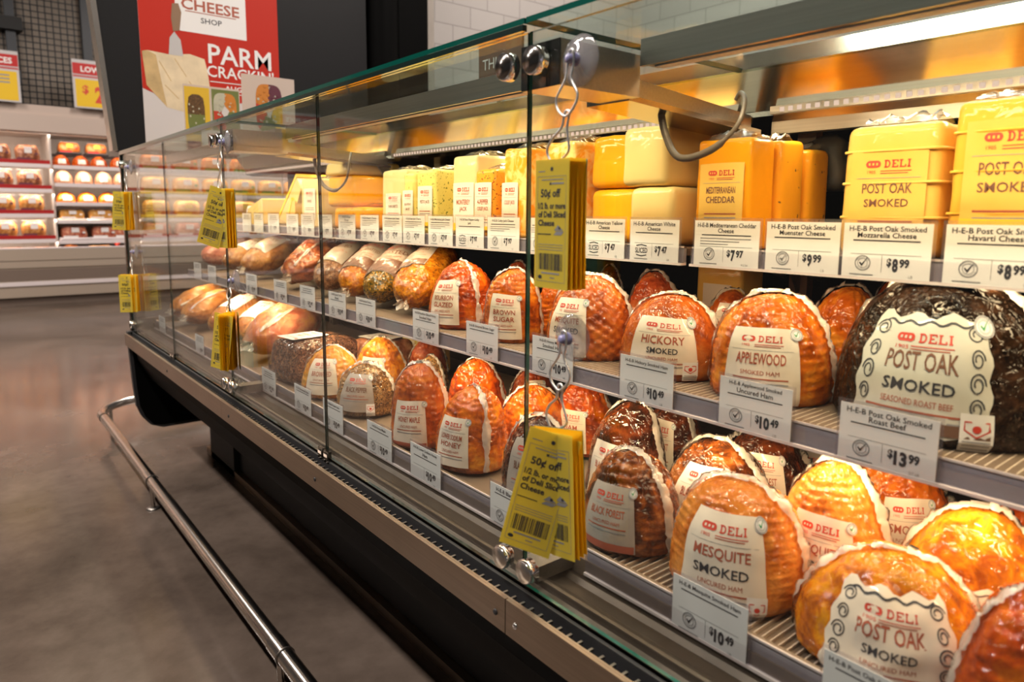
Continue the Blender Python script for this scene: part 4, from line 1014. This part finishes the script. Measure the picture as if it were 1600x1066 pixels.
# ------------------------------------------------------------------ price tags
def tags(level, yr, z, rows):
    for i, (x0, x1, lines, price, kind, lab) in enumerate(rows):
        price_tag(x0, x1, yr-.0052, z, lines, price, lab, desc='d' in kind, faint='f' in kind, sold='4/2.5#' if 'q' in kind else ('2/7 LB' if '7' in kind else 'LB'), stamp='s' in kind)
pt = lambda p: 'white price tag for '+p
far = lambda i, l: 'small white price tag, '+ORD[i]+' from the far end of the '+l+' edge'
tags('top', 1.0, 1.085, [
 (-3.084,-2.978,None,None,'f',far(0,'top shelf')),(-2.939,-2.834,None,None,'f',far(1,'top shelf')),(-2.776,-2.66,None,'7.97','d',far(2,'top shelf')),
 (-2.582,-2.471,None,'8.47','d',far(3,'top shelf')),(-2.442,-2.329,None,'9.16','d',far(4,'top shelf')),(-2.292,-2.184,['Pepper Cheese'],'7.97','d',far(5,'top shelf')),
 (-2.133,-2.014,['H-E-B Hot Pepper','Cheese'],'7.97','d',pt('hot pepper cheese, under the far stack of loaves')),(-1.977,-1.861,['H-E-B Havarti Cheese'],'7.97','d',pt('havarti cheese at 7.97 on the top shelf')),
 (-1.836,-1.724,['H-E-B Jalapeno Jack Cheese'],'7.97','d',pt('jalapeno jack cheese at 7.97 on the top shelf')),(-1.718,-1.605,['H-E-B Pesto Jack Cheese'],'7.97','d',pt('pesto jack cheese at 7.97 on the top shelf')),
 (-1.585,-1.47,['H-E-B Monterey Jack Cheese'],'7.97','d',pt('monterey jack cheese at 7.97 on the top shelf')),(-1.456,-1.338,['H-E-B Four Pepper Colby','Jack'],'7.97','s',pt('four pepper colby jack cheese on the top shelf')),
 (-1.323,-1.205,['H-E-B Colby Jack Cheese'],'7.97','d',pt('colby jack cheese, just left of the glass joint')),(-1.174,-1.060,['H-E-B Cheese'],'7.97','d','white price tag half hidden behind the upper yellow coupons'),
 (-.999,-.892,['H-E-B American Yellow','Cheese'],'7.47','s',pt('american yellow cheese at 7.47')),(-.878,-.766,['H-E-B American White','Cheese'],'7.47','s',pt('american white cheese at 7.47')),
 (-.733,-.610,['H-E-B Mediterranean Cheddar','Cheese'],'7.97','dq',pt('mediterranean cheddar cheese')),(-.598,-.482,['H-E-B Post Oak Smoked','Muenster Cheese'],'9.99','',pt('post oak smoked muenster cheese at 9.99')),
 (-.477,-.361,['H-E-B Post Oak Smoked','Mozzarella Cheese'],'8.99','',pt('post oak smoked mozzarella cheese at 8.99')),(-.346,-.232,['H-E-B Post Oak Smoked','Havarti Cheese'],'8.99','',pt('post oak smoked havarti cheese, rightmost of the top shelf'))])
tags('middle', .894, .8555, [
 (-3.482,-3.366,None,None,'f',far(0,'middle shelf')),(-3.256,-3.140,None,None,'f',far(1,'middle shelf')),(-2.746,-2.625,None,'11.49','',far(2,'middle shelf')),
 (-2.447,-2.329,None,'12.49','',far(3,'middle shelf')),(-2.211,-2.092,None,'12.49','',far(4,'middle shelf')),
 (-1.988,-1.872,['H-E-B Roasted Turkey','Breast'],'10.49','','white price tag under the yellow seasoned turkey roast'),(-1.805,-1.690,['H-E-B Smoked Turkey'],'10.49','','white price tag under the herb crusted turkey roast'),
 (-1.492,-1.375,['H-E-B Bourbon Glazed Honey','Smoked Ham'],'10.49','',pt('bourbon glazed honey smoked ham')),(-1.260,-1.145,['H-E-B Uncured Brown Sugar'],'10.49','',pt('uncured brown sugar ham')),
 (-1.032,-.916,['H-E-B Honey Mesquite','Smoked Ham'],'10.49','',pt('honey mesquite ham, behind the lower suction cup')),(-.798,-.684,['H-E-B Hickory Smoked Ham'],'10.49','',pt('hickory smoked ham')),
 (-.597,-.481,['H-E-B Applewood Smoked','Uncured Ham'],'10.49','',pt('applewood smoked uncured ham')),(-.414,-.297,['H-E-B Post Oak Smoked','Roast Beef'],'13.99','7',pt('post oak smoked roast beef at 13.99'))])
tags('deck', .7345, .6135, [
 (-3.50,-3.386,None,None,'f',far(0,'bottom deck')),(-2.894,-2.780,None,'10.49','f',far(1,'bottom deck')),(-2.141,-2.027,None,'12.49','','white price tag standing before the dark pastrami brick'),
 (-1.878,-1.764,['H-E-B Browned Ham'],'10.49','','white price tag before the speckled orange ham, left of the glass joint'),(-1.684,-1.568,['H-E-B Black Pepper Ham'],'10.49','',pt('black pepper ham, cut by the glass joint')),
 (-1.437,-1.322,['H-E-B Honey Maple'],'10.49','',pt('honey maple ham on the bottom deck')),(-1.240,-1.124,['H-E-B Lower Sodium Honey','Ham'],'10.49','f',pt('lower sodium honey ham on the bottom deck')),
 (-.959,-.845,['H-E-B Black Forest'],'10.49','',pt('black forest ham, partly behind the front coupons')),(-.548,-.434,['H-E-B Mesquite Smoked Ham'],'10.49','',pt('mesquite smoked ham on the bottom deck')),
 (-.338,-.224,['H-E-B Post Oak Smoked Turkey'],'10.49','','white price tag cut off by the bottom edge of the picture')])

# ------------------------------------------------------------------ coupons and hooks on the glass
suction_hook('clear suction cup hook high on the near glass joint', -.664,1.364,.128,-.012)
suction_hook('clear suction cup hook in front of the honey mesquite ham', -.668,1.003,.122,-.002)
suction_hook('suction cup hook high on the middle glass joint', -2.112,1.366,.135,.0)
suction_hook('suction cup hook low on the middle glass joint', -2.085,.968,.10,.0)
suction_hook('suction cup hook high at the far end of the front glass', -3.47,1.357,.115)
suction_hook('suction cup hook low at the far end of the front glass', -3.47,.985,.115)
coupon_pad('upper yellow coupon pad hanging by the near glass joint', (-.669,.618,1.226), -88, .024, 12, (), .068,.166, fan=10, back='paper_teal')
coupon_pad('front yellow coupon pad with a swung sheet, low on the near glass', (-.653,.604,.873), -74, .020, 10, ((-52,R(14)),), .070,.168, fan=12, lean=R(-3))
coupon_pad('upper middle yellow coupon pad with one sheet swung to the left', (-2.065,.616,1.219), -78, .020, 10, ((-48,R(17)),), .070,.166, fan=12)
coupon_pad('lower middle yellow coupon pad seen edge on in front of the tan roasts', (-2.060,.616,.864), -118, .040, 13, ((-62,R(8)),), .068,.163, fan=26)
coupon_pad('upper yellow coupon pad at the far end of the glass', (-3.475,.610,1.236), -62, .030, 9, ((-24,R(4)),), .070,.166, fan=24)
coupon_pad('lower yellow coupon pad at the far end of the glass', (-3.475,.610,.872), -52, .030, 9, ((-26,R(0)),), .070,.166, fan=24)

# ------------------------------------------------------------------ the store around it
def plane(name, a, b, mat, axis):
    m = MB(); m.box(a, b, mat); return structure(m.build(name))
plane('floor', (-14,-7,-.05), (3.5,8,0), 'concrete', 'Z')
plane('ceiling', (-14,-7,4.6), (3.5,8,4.65), 'ceiling_grey', 'Z')
plane('wall_left', (-4.28,2.0,0), (-4.2,8,4.6), 'wall_tile', 'X')
m = MB(); m.box((-4.2,2.462,0),(-4.17,2.50,4.6),'brown_door'); m.box((-4.2,2.535,0),(-4.165,2.578,4.6),'steel'); m.box((-4.2,2.625,0),(-4.165,2.672,4.6),'steel'); structure(m.build('trim_1'))
plane('wall_back', (-4.2,4.7,0), (3.5,4.78,4.6), 'wall_tile_back', 'Y')
plane('wall_far', (-12.1,-7,0), (-12,8,4.6), 'wall_dark', 'X')
# black partition standing at the end of the case
pp = thing('partition_panel', 'tall black partition panel with steel corner behind the far end of the case', 'partition', (-3.80,1.3,0))
def off(mb, o): return mb
m = MB(); c = Vector((-3.80,1.3,0))
m.prism([(.650-1.3,1.446),(.585-1.3,2.35),(.585-1.3,3.2),(1.95-1.3,3.2),(1.95-1.3,1.446)], -.045, .045, 'black_panel')
m.box((-.045,1.62-1.3,0),(.045,1.95-1.3,1.446),'black_panel'); m.build('panel_board', pp)
m = MB(); m.prism([(.630-1.3,1.446),(.560-1.3,2.35),(.560-1.3,3.2),(.585-1.3,3.2),(.585-1.3,2.35),(.650-1.3,1.446)], -.05, .05, 'steel'); m.build('corner_trim', pp)
m = MB(); m.cyl((.0,2.07-1.3,0),(.0,2.07-1.3,3.2),.10,'black_gloss',24); m.build('corner_column', pp)
m = MB(); m.box((-.05,2.16-1.3,0),(.05,2.36-1.3,3.2),'black_gloss'); m.build('panel_board', pp)
# poster
po = thing('poster', 'large red and white cheese poster on the black partition', 'poster', (-3.752,1.10,1.46))
m = MB(); Y0, Y1 = -.328, .334
m.box((-.003,Y0,0),(.0,Y1,.98),'poster_white')
pm_ = lambda u, v, o: (.0004+o, u, v)
put_rect(m, pm_, Y0, .36, Y1, .98, 'poster_red', .0003)
put_poly(m, pm_, [(Y0,.285),(-.20,.235),(-.10,.215),(.334,.30),(.334,.3599),(Y0,.3599)], 'poster_red', .0003)
put_poly(m, pm_, [(Y0,0),(Y1,0),(Y1,.245),(.10,.215),(-.14,.19),(Y0,.285)], 'poster_white', .0006)
put_rect(m, pm_, -.165, .575, .170, .98, 'print_white', .0008)
put_text(m, pm_, 'CHEESE', .0, .705, .052, 'ink_rust', w=.275, bold=.02, off=.0012)
put_text(m, pm_, 'SHOP', .0, .638, .026, 'ink', w=.10, bold=.01, off=.0012)
put_text(m, pm_, 'THE', .0, .765, .022, 'ink', w=.06, bold=.01, off=.0012)
put_strip(m, pm_, line(-.12,.672,.12,.672), .004, 'ink_rust', .0012)
for a in range(6): put_strip(m, pm_, [(-.05+.02*a,.80+.012*math.sin(a)),(-.045+.02*a,.83)], .006, 'ink_yolk', .0012)
put_text(m, pm_, 'PARM', .135, .487, .094, 'print_white', w=.315, bold=.012, off=.0012)
put_text(m, pm_, "CRACKIN'", .135, .403, .058, 'print_white', w=.335, bold=.012, off=.0012)
put_strip(m, pm_, line(-.02,.352,.30,.352), .004, 'print_white', .0012); put_strip(m, pm_, line(-.02,.300,.30,.300), .004, 'print_white', .0012)
put_text(m, pm_, 'AUGUST', .13, .325, .026, 'print_white', w=.16, bold=.02, off=.0012)
for t, u, v in (('Join us', -.06, .165), ('Enjoy', -.05, .095), ('Registration', -.02, .062)):
    put_text(m, pm_, t, u-.07, v, .028, 'ink', off=.0012, align='l', bold=.01)
# the wedge of hard cheese and its knife, printed
put_poly(m, pm_, [(-.322,.455),(-.30,.462),(-.262,.445),(-.245,.33),(-.225,.205),(-.31,.30)], 'parm_rind', .0009)
put_poly(m, pm_, [(-.30,.462),(-.20,.455),(-.11,.470),(-.042,.455),(-.030,.40),(-.020,.30),(-.022,.215),(-.12,.185),(-.225,.205),(-.245,.33),(-.262,.445)], 'parm_paste', .001)
for a in ((-.25,.42,-.20,.33),(-.18,.44,-.13,.36),(-.12,.34,-.07,.27),(-.23,.31,-.17,.25)): put_strip(m, pm_, line(*a), .004, 'parm_rind', .0013)
put_poly(m, pm_, [(-.205,.455),(-.140,.455),(-.148,.53),(-.175,.565),(-.197,.535)], 'knife_steel', .0014)
put_poly(m, pm_, [(-.180,.565),(-.150,.575),(-.138,.66),(-.150,.70),(-.178,.695),(-.186,.63)], 'knife_wood', .0014)
m.build('poster_sheet', po)
# flyers on the case top
def flyer(label, y0, y1, z1, x, paint, mat='poster_beige'):
    t = thing('flyer', label, 'flyer', (x,(y0+y1)/2,1.4375)); w = (y1-y0)/2; h = z1-1.4375
    m = MB(); m.box((-.003,-w,0),(0,w,h),mat); paint(m, lambda u, v, o: (.0004+o, u*w, v*h)); m.build('flyer_card', t)
    m = MB(); m.prism([(-.003,.0),(-.06,.0),(-.003,h*.55)], -.004, .004, 'print_white', False, 'Y'); m.build('easel_foot', t)
def salad(m, mp, cu, cv, ru, rv, cols, lid=True):
    rnd = random.Random(4)
    rr = lambda a: ((abs(math.cos(R(a)))**4+abs(math.sin(R(a)))**4)**-.25)
    for k, (a0, a1, c) in enumerate(cols):
        pts = [(cu, cv)]+[(cu+ru*rr(a0+(a1-a0)*i/8)*math.cos(R(a0+(a1-a0)*i/8)), cv+rv*rr(a0+(a1-a0)*i/8)*math.sin(R(a0+(a1-a0)*i/8))) for i in range(9)]
        put_poly(m, mp, pts, c, .0003+.0001*k)
        for i in range(16):
            a = rnd.uniform(a0, a1); q = rnd.uniform(.3, .95); put_disc(m, mp, cu+ru*q*rr(a)*math.cos(R(a)), cv+rv*q*rr(a)*math.sin(R(a)), ru*.10, c if i % 4 else 'veg_pale', .0012+.00005*i, 7, rv*.06)
    if lid: put_poly(m, mp, [(cu-ru*.05,cv+rv*.32),(cu+ru*.34,cv+rv*.05),(cu+.02*ru,cv-rv*.42),(cu-ru*.36,cv-rv*.08)], 'poster_white', .0024)
flyer('beige flyer with a picture of a bright salad bowl, standing on the case top', 1.135,1.392,1.815,-3.45,
      lambda m, mp: salad(m, mp, 0, .60, .50, .30, ((90,170,'veg_orange'),(10,90,'veg_purple'),(-60,10,'veg_yellow'),(-130,-60,'veg_green'),(170,230,'veg_red'))))
def two(m, mp):
    put_rect(m, mp, -.97, .10, -.10, .97, 'veg_yellow', .0002); salad(m, mp, -.58, .56, .30, .30, ((0,180,'veg_brown'),(180,360,'veg_green')), False)
    put_rect(m, mp, -.02, .28, .97, .97, 'veg_green', .0002); salad(m, mp, .45, .64, .42, .28, ((90,180,'veg_pale'),(0,90,'veg_orange'),(180,270,'veg_red'),(270,360,'veg_green')))
    put_rect(m, mp, -.45, 0, .30, .34, 'poster_white', .003); put_text(m, mp, 'DELI', -.05, .26, .06, 'ink_red', w=.35, off=.0034)
    put_rect(m, mp, -.95, 0, -.48, .16, 'veg_purple', .0028)
flyer('dark flyer with two photos of vegetable trays, standing on the case top', .872,1.120,1.735,-3.44,two)
# dark sign on the back wall
sg = thing('wall_sign', 'dark sign lettered THICK seen above the case behind the glass', 'sign', (-1.885,1.46,1.665))
m = MB(); m.box((-.11,0,-.055),(.12,.01,.075),'brown_door'); put_text(m, lambda u, v, o: (u, -.001-o, v), 'THICK', -.01, .0, .035, 'print_white', w=.15); m.build('sign_board', sg)
m = MB(); m.box((-.01,.002,-.195),(.01,.012,-.05),'steel'); m.build('sign_foot', sg)

# refrigerated wall case across the aisle
FX = -10.3
rc = thing('refrigerated_case', 'long open refrigerated meat case against the far wall', 'refrigerated case', (FX,1.0,0))
def bx(mb, a, b, mat): mb.box((a[0]-FX, a[1]-1.0, a[2]), (b[0]-FX, b[1]-1.0, b[2]), mat)
Ya, Yb = -5.0, 6.0
m = MB(); bx(m,(FX-1.0,Ya,.10),(FX,Yb,.52),'tub_tan'); bx(m,(FX-.02,Ya,.46),(FX+.012,Yb,.55),'tub_tan'); bx(m,(FX-.06,Ya,.55),(FX+.02,Yb,.69),'tub_tan'); bx(m,(FX-.05,Ya,.69),(FX+.022,Yb,.705),'shelf_white'); m.build('tub', rc)
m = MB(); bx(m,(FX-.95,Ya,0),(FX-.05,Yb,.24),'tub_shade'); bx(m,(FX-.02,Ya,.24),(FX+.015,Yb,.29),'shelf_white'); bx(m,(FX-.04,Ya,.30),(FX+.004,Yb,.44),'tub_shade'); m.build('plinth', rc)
m = MB(); bx(m,(FX-1.0,Ya,.52),(FX-.92,Yb,2.3),'case_inner'); bx(m,(FX-.92,Ya,.55),(FX-.06,Yb,.60),'case_inner'); m.build('back_wall', rc)
m = MB(); bx(m,(FX-1.0,Ya,2.10),(FX+.02,Yb,2.30),'cream_panel'); bx(m,(FX-1.0,Ya,2.30),(FX-.03,Yb,2.42),'cream_panel'); m.build('canopy', rc)
m = MB(); bx(m,(FX-.12,Ya,2.085),(FX-.04,Yb,2.10),'print_white'); m.build('lamp_strip', rc)
SEC = ((-5.0,1.04,(1.723,1.423,1.122,.812),True,0),(1.07,1.98,(1.718,1.50,1.267,1.047,.794),False,1),(2.0,6.0,(1.689,1.394,1.073,.80),False,2))
for y0, y1, zs, red, s in SEC:
    for z in zs:
        m = MB(); bx(m,(FX-.55,y0,z-.035),(FX-.02,y1,z-.015),'case_inner'); bx(m,(FX-.02,y0,z-.05),(FX+.0,y1,z-.005),'shelf_white')
        if red: bx(m,(FX-.021,y0,z-.003),(FX-.008,y1,z+.040),'tray_red')
        m.build('shelf', rc)
for y in (1.055,1.99):
    m = MB(); bx(m,(FX-.92,y-.01,.55),(FX-.04,y+.01,2.1),'case_inner'); m.build('divider', rc)

def pack_proto(kind, w, h, d, mats):
    t = bpy.data.objects.new('meat_pack', None); t.empty_display_size = .05
    m = MB(); m.rbox((0,0,0),(d,w,h*.18),.012,mats[0],2,1.06); m.build('tray', t)
    m = MB(); m.rbox((0,0,h*.12),(d*.90,w*.93,h*.78),h*.24,mats[1],3,.90,.016,kind); m.build('meat', t)
    m = MB()
    f = lambda u, v, o: (d*.44+o, u*w, v*h)
    put_rect(m, f, -.12, .52, .14, .80, mats[2], .006); put_strip(m, f, [(-.10,.72),(.10,.72)], .03*w, 'ink_red', .007); put_disc(m, f, .30, .50, .06, mats[3], .006, 12)
    put_rect(m, f, -.40, .14, .10, .30, mats[3], .006)
    put_rect(m, f, -.44, .86, .44, .93, 'film', .0)
    m.build('label', t)
    return t
def ham_proto(kind, w, h, mat):
    t = bpy.data.objects.new('wrapped_ham', None)
    S = meat_surface(dict(a=w/2, b=w/2, h=h, seed=kind, nz=8, nt=10, amp=.004)); m = MB(); meat_body(m, S, mat, 0, 28, 14); m.build('ham_body', t)
    m = MB(); m.grid(lambda a, b: S(PI/2+(a-.5)*.9, .2+.4*b, .003, True), 5, 4, 'paper_cream'); m.build('label', t)
    return t
def copy_tree(o, first):
    if first: COL.objects.link(o); return o
    c = o.copy(); COL.objects.link(c)
    for ch in o.children:
        k = ch.copy(); COL.objects.link(k); k.parent = c
    return c
used = set()
def place(proto, loc, label, cat, group, rz=0):
    first = proto.name not in used; used.add(proto.name)
    o = copy_tree(proto, first); o.location = loc; o.rotation_euler = (0,0,rz)
    return tag(o, label, cat, group)
rnd = random.Random(5)
P = [pack_proto(101,.285,.255,.22,('case_inner','meat_brown','pack_label','veg_purple')), pack_proto(102,.285,.255,.22,('case_inner','loaf_tan','pack_label','veg_purple')), pack_proto(103,.28,.11,.22,('shelf_white','meat_white','pack_label','veg_purple'))]
rows = ['top','second','third','fourth']
for r_, z in enumerate((1.723,1.423,1.122,.812)):
    for i, y in enumerate((.245,.535,.825)):
        place(P[0 if r_ < 2 else 1], (FX-.14,y+.02*r_*0,z-.012), ['left edge','middle','right'][i]+' clear meat pack on the '+rows[r_]+' red striped shelf', 'meat pack', 'meat packs on the red striped shelves')
for i, y in enumerate((.30,.60,.89)):
    place(P[2], (FX-.16,y,.602), ['leftmost','middle','rightmost'][i]+' pale pink meat pack in the open tub below the red striped shelves', 'meat pack', 'packs in the tub')
Q = [pack_proto(104,.26,.17,.2,('tray_black','meat_orange','pack_yellow','sign_red')), ham_proto(105,.20,.14,'ham_deep'), ham_proto(106,.21,.17,'meat_white'), ham_proto(107,.22,.14,'ham_orange'), pack_proto(108,.30,.15,.22,('case_inner','meat_yellow','pack_label','pack_label')), pack_proto(109,.32,.20,.24,('shelf_white','meat_raw','pack_label','pack_label')), ham_proto(110,.28,.13,'meat_orange'), pack_proto(111,.3,.12,.22,('shelf_white','meat_yellow','pack_label','pack_label'))]
for i, y in enumerate((1.28,1.58)): place(Q[0], (FX-.3,y,1.86), ['left','right'][i]+' boxed meat tray on the highest rack', 'meat pack', 'boxed trays on the highest rack')
m = MB(); bx(m,(FX-.5,1.07,1.845),(FX-.15,1.98,1.858),'tray_black'); m.build('shelf', rc)
def row(proto, ys, z, what, cat, group, dx=-.15):
    for i, y in enumerate(ys): place(proto, (FX+dx,y,z-.012), ORD[i]+' from the left of the '+what, cat, group, rnd.uniform(-.1,.1))
row(Q[1], (1.17,1.38,1.58,1.80), 1.718, 'deep orange hams on the upper narrow shelf', 'ham', 'deep orange hams across the aisle')
row(Q[2], (1.18,1.40,1.62,1.83), 1.50, 'pale wrapped hams on the narrow shelf', 'ham', 'pale hams across the aisle')
row(Q[3], (1.19,1.42,1.65,1.87), 1.267, 'orange hams on the narrow shelf below the pale hams', 'ham', 'orange hams across the aisle')
row(Q[4], (1.24,1.56,1.86), 1.047, 'yellow packs on the clear edged shelf', 'meat pack', 'yellow packs across the aisle')
row(Q[5], (1.25,1.59,1.84), .794, 'big pink packs on the lowest narrow shelf', 'meat pack', 'pink packs across the aisle')
place(Q[6], (FX-.16,1.20,.602), 'brown ham in the tub under the pink packs', 'ham', 'hams in the tub')
place(Q[7], (FX-.16,1.52,.602), 'pale sliced pack in the tub beside the red sausage ring', 'meat pack', 'packs in the tub')
t = thing('sausage_ring', 'bright red sausage ring in the tub across the aisle', 'sausage', (FX-.10,1.80,.602))
m = MB(); m.tube([(0,.085*math.cos(R(a)),.10+.085*math.sin(R(a))) for a in range(-60,241,20)], .028, 'sausage_red', 10, 1); m.build('sausage_casing', t)
G = [pack_proto(121,.375,.26,.22,('case_inner','meat_orange','pack_label','pack_green')), pack_proto(122,.375,.26,.22,('pack_yellow','meat_yellow','pack_label','pack_green')), pack_proto(123,.375,.27,.22,('pack_yellow','meat_yellow','pack_yellow','pack_yellow')), pack_proto(124,.375,.24,.22,('shelf_white','meat_raw','pack_label','pack_label'))]
for r_, z in enumerate((1.689,1.394,1.073,.80)):
    for i in range(7):
        place(G[r_], (FX-.14,2.22+.39*i,z-.012), ORD[i]+' from the left of the '+['green marked packs on the top shelf','yellow green packs on the second shelf','yellow packs on the third shelf','pink packs on the fourth shelf'][r_]+' behind the case', 'meat pack', 'packs seen through the end glass')
# sale signs
def sale_sign(label, y0, y1, z0, z1, big, top):
    t = thing('sale_sign', label, 'sign', (FX+.05,(y0+y1)/2,z0)); w = y1-y0; h = z1-z0
    m = MB(); m.box((-.006,-w/2,0),(0,w/2,h),'sign_grey'); mp = lambda u, v, o: (.0005+o, u, v)
    put_rect(m, mp, -w*.49, h*.70, w*.49, h*.93, 'sign_red', .001); put_rect(m, mp, -w*.49, h*.645, w*.49, h*.675, 'sign_red', .001); put_rect(m, mp, -w*.46, h*.03, w*.46, h*.60, 'sign_yellow', .001)
    put_text(m, mp, top, 0, h*.81, h*.12, 'print_white', maxw=w*.8, bold=.03, off=.002)
    if big:
        put_text(m, mp, '$', -w*.30, h*.38, h*.20, 'ink_red', bold=.03, off=.002); put_text(m, mp, big, w*.10, h*.29, h*.36, 'ink_red', maxw=w*.5, bold=.04, off=.002)
    else:
        put_rect(m, mp, w*.10, h*.04, w*.46, h*.58, 'sign_yellow', .0014)
        for k in range(3): put_strip(m, mp, [(w*.16,h*(.52-.07*k)),(w*.34,h*(.52-.07*k))], h*.03, 'ink_grey', .002)
    m.build('sign_board', t)
    m = MB(); m.box((-.012,-.02,-.04),(-.006,.02,h*.3),'steel'); m.build('bracket', t)
sale_sign('red and yellow sale sign cut off by the left edge of the picture', .19,.80,2.42,3.0,None,'LOW PRICES')
sale_sign('red and yellow sale sign reading LOW with a two, beside the black partition', 1.335,1.99,2.42,3.0,'2.99','LOW PRICE')
sale_sign('yellow sale sign with a nine, mirrored in the upper front glass', -3.25,-2.60,2.03,2.62,'9','LOW PRICE')
sale_sign('second yellow sale sign mirrored in the upper front glass', -4.25,-3.45,2.05,2.64,'5','LOW PRICE')
# wire mesh screen above the far case
ws = thing('mesh_screen', 'brown mesh screen with dark posts above the far refrigerated case', 'screen', (-10.75,1.0,2.42))
m = MB(); m.box((-.02,-5,0),(0,4,2.1),'mesh_brown'); m.build('screen_back', ws)
m = MB(); y = -1.2
while y < 1.5: m.box((.0,y,0),(.008,y+.012,2.1),'mesh_wire'); y += .075
z = .05
while z < 2.1: m.box((.0,-1.2,z),(.008,1.5,z+.012),'mesh_wire'); z += .075
m.build('wire_grid', ws)
for y in (-.62,-.22,.58):
    m = MB(); m.box((.01,y-.05,0),(.10,y+.05,2.15),'post_slate'); m.build('post', ws)
m = MB(); m.box((.02,-1.4,.28),(.16,-.15,.42),'post_slate'); m.box((.02,-1.4,.9),(.16,-.1,1.05),'black_void'); m.build('cross_beam', ws)

# ------------------------------------------------------------------ light
def area(name, loc, rot, sx, sy, power, col, spread=180):
    l = bpy.data.lights.new(name, 'AREA'); l.shape = 'RECTANGLE'; l.size = sx; l.size_y = sy; l.energy = power; l.spread = R(spread); l.color = col
    o = bpy.data.objects.new(name, l); COL.objects.link(o); o.location = loc; o.rotation_euler = rot; return o
WARM = (1.0,.72,.40)
LP = 1.0
for x0, x1 in ((-3.6,-2.215),(-2.125,-.81),(-.72,.6)):
    n = x1-x0; xc = (x0+x1)/2
    area('case_lamp', (xc,.850,1.386), (R(18),0,0), n, .02, 5.0*n*LP, WARM, 150)
    area('case_lamp', (xc,1.178,1.358), (R(-25),0,0), n, .012, 2.1*n*LP, WARM, 110)
for x0, x1 in ((-3.6,-2.19),(-2.15,-.77),(-.735,.6)):
    n = x1-x0; xc = (x0+x1)/2
    area('shelf_lamp', (xc,1.026,ZT-.019), (R(14),0,0), n, .012, 1.3*n*LP, WARM, 150)
    area('shelf_lamp', (xc,.920,ZM-.019), (R(14),0,0), n, .012, 2.9*n*LP, WARM, 150)
for zz, pw in ((2.08,62),(1.66,50),(1.36,50),(1.05,50),(.77,40)):
    area('meat_case_lamp', (FX-.05,.5,zz), (0,R(38),0), .05, 10.8, pw, (1,.84,.70), 150)
STORE = (1.0,.90,.82)
fx = [(-1.2,-1.2),(-4.2,-1.2),(-7.4,-1.2),(-1.0,2.6),(-7.4,2.6),(-2.7,3.5)]  # last light is unseen, added to brighten the tile wall
for i, (x, y) in enumerate(fx):
    t = thing('ceiling_light', 'long ceiling light tube, '+ORD[i]+' of the store lights overhead', 'ceiling light', (x,y,4.50))
    m = MB(); m.box((-1.2,-.10,0),(1.2,.10,.10),'print_white'); m.build('housing', t)
    area('store_lamp', (x,y,4.495), (0,0,0), 2.3, .16, 150 if i < 5 else 60, STORE)
w = bpy.data.worlds.new('store_air'); SC.world = w; w.use_nodes = True
bg = w.node_tree.nodes['Background']; bg.inputs[0].default_value = (1.0,.92,.85,1); bg.inputs[1].default_value = .07

# ------------------------------------------------------------------ camera
cam = bpy.data.cameras.new('camera'); co = bpy.data.objects.new('camera', cam); COL.objects.link(co); SC.camera = co
X = Vector((0.6282815, 0.77794771, 0.00772831)); Yd = Vector((0.10932808, -0.07845101, -0.99090505)); Zf = Vector((-0.77026601, 0.62341223, -0.13434085))
co.matrix_world = Matrix(((X.x,-Yd.x,-Zf.x,0),(X.y,-Yd.y,-Zf.y,0),(X.z,-Yd.z,-Zf.z,1.17),(0,0,0,1)))
cam.sensor_width = 36; cam.lens = 1085*36/1600; cam.shift_y = -53/1600; cam.clip_start = .02
cam.dof.use_dof = True; cam.dof.focus_distance = 1.5; cam.dof.aperture_fstop = 4.2
SC.view_settings.view_transform = 'Standard'; SC.view_settings.look = 'None'; SC.view_settings.gamma = 1; SC.view_settings.exposure = 0
SC.view_settings.use_curve_mapping = False
SC.cycles.transparent_max_bounces = 24; SC.cycles.max_bounces = 10; SC.cycles.caustics_reflective = False; SC.cycles.caustics_refractive = False
SC.cycles.sample_clamp_indirect = 6
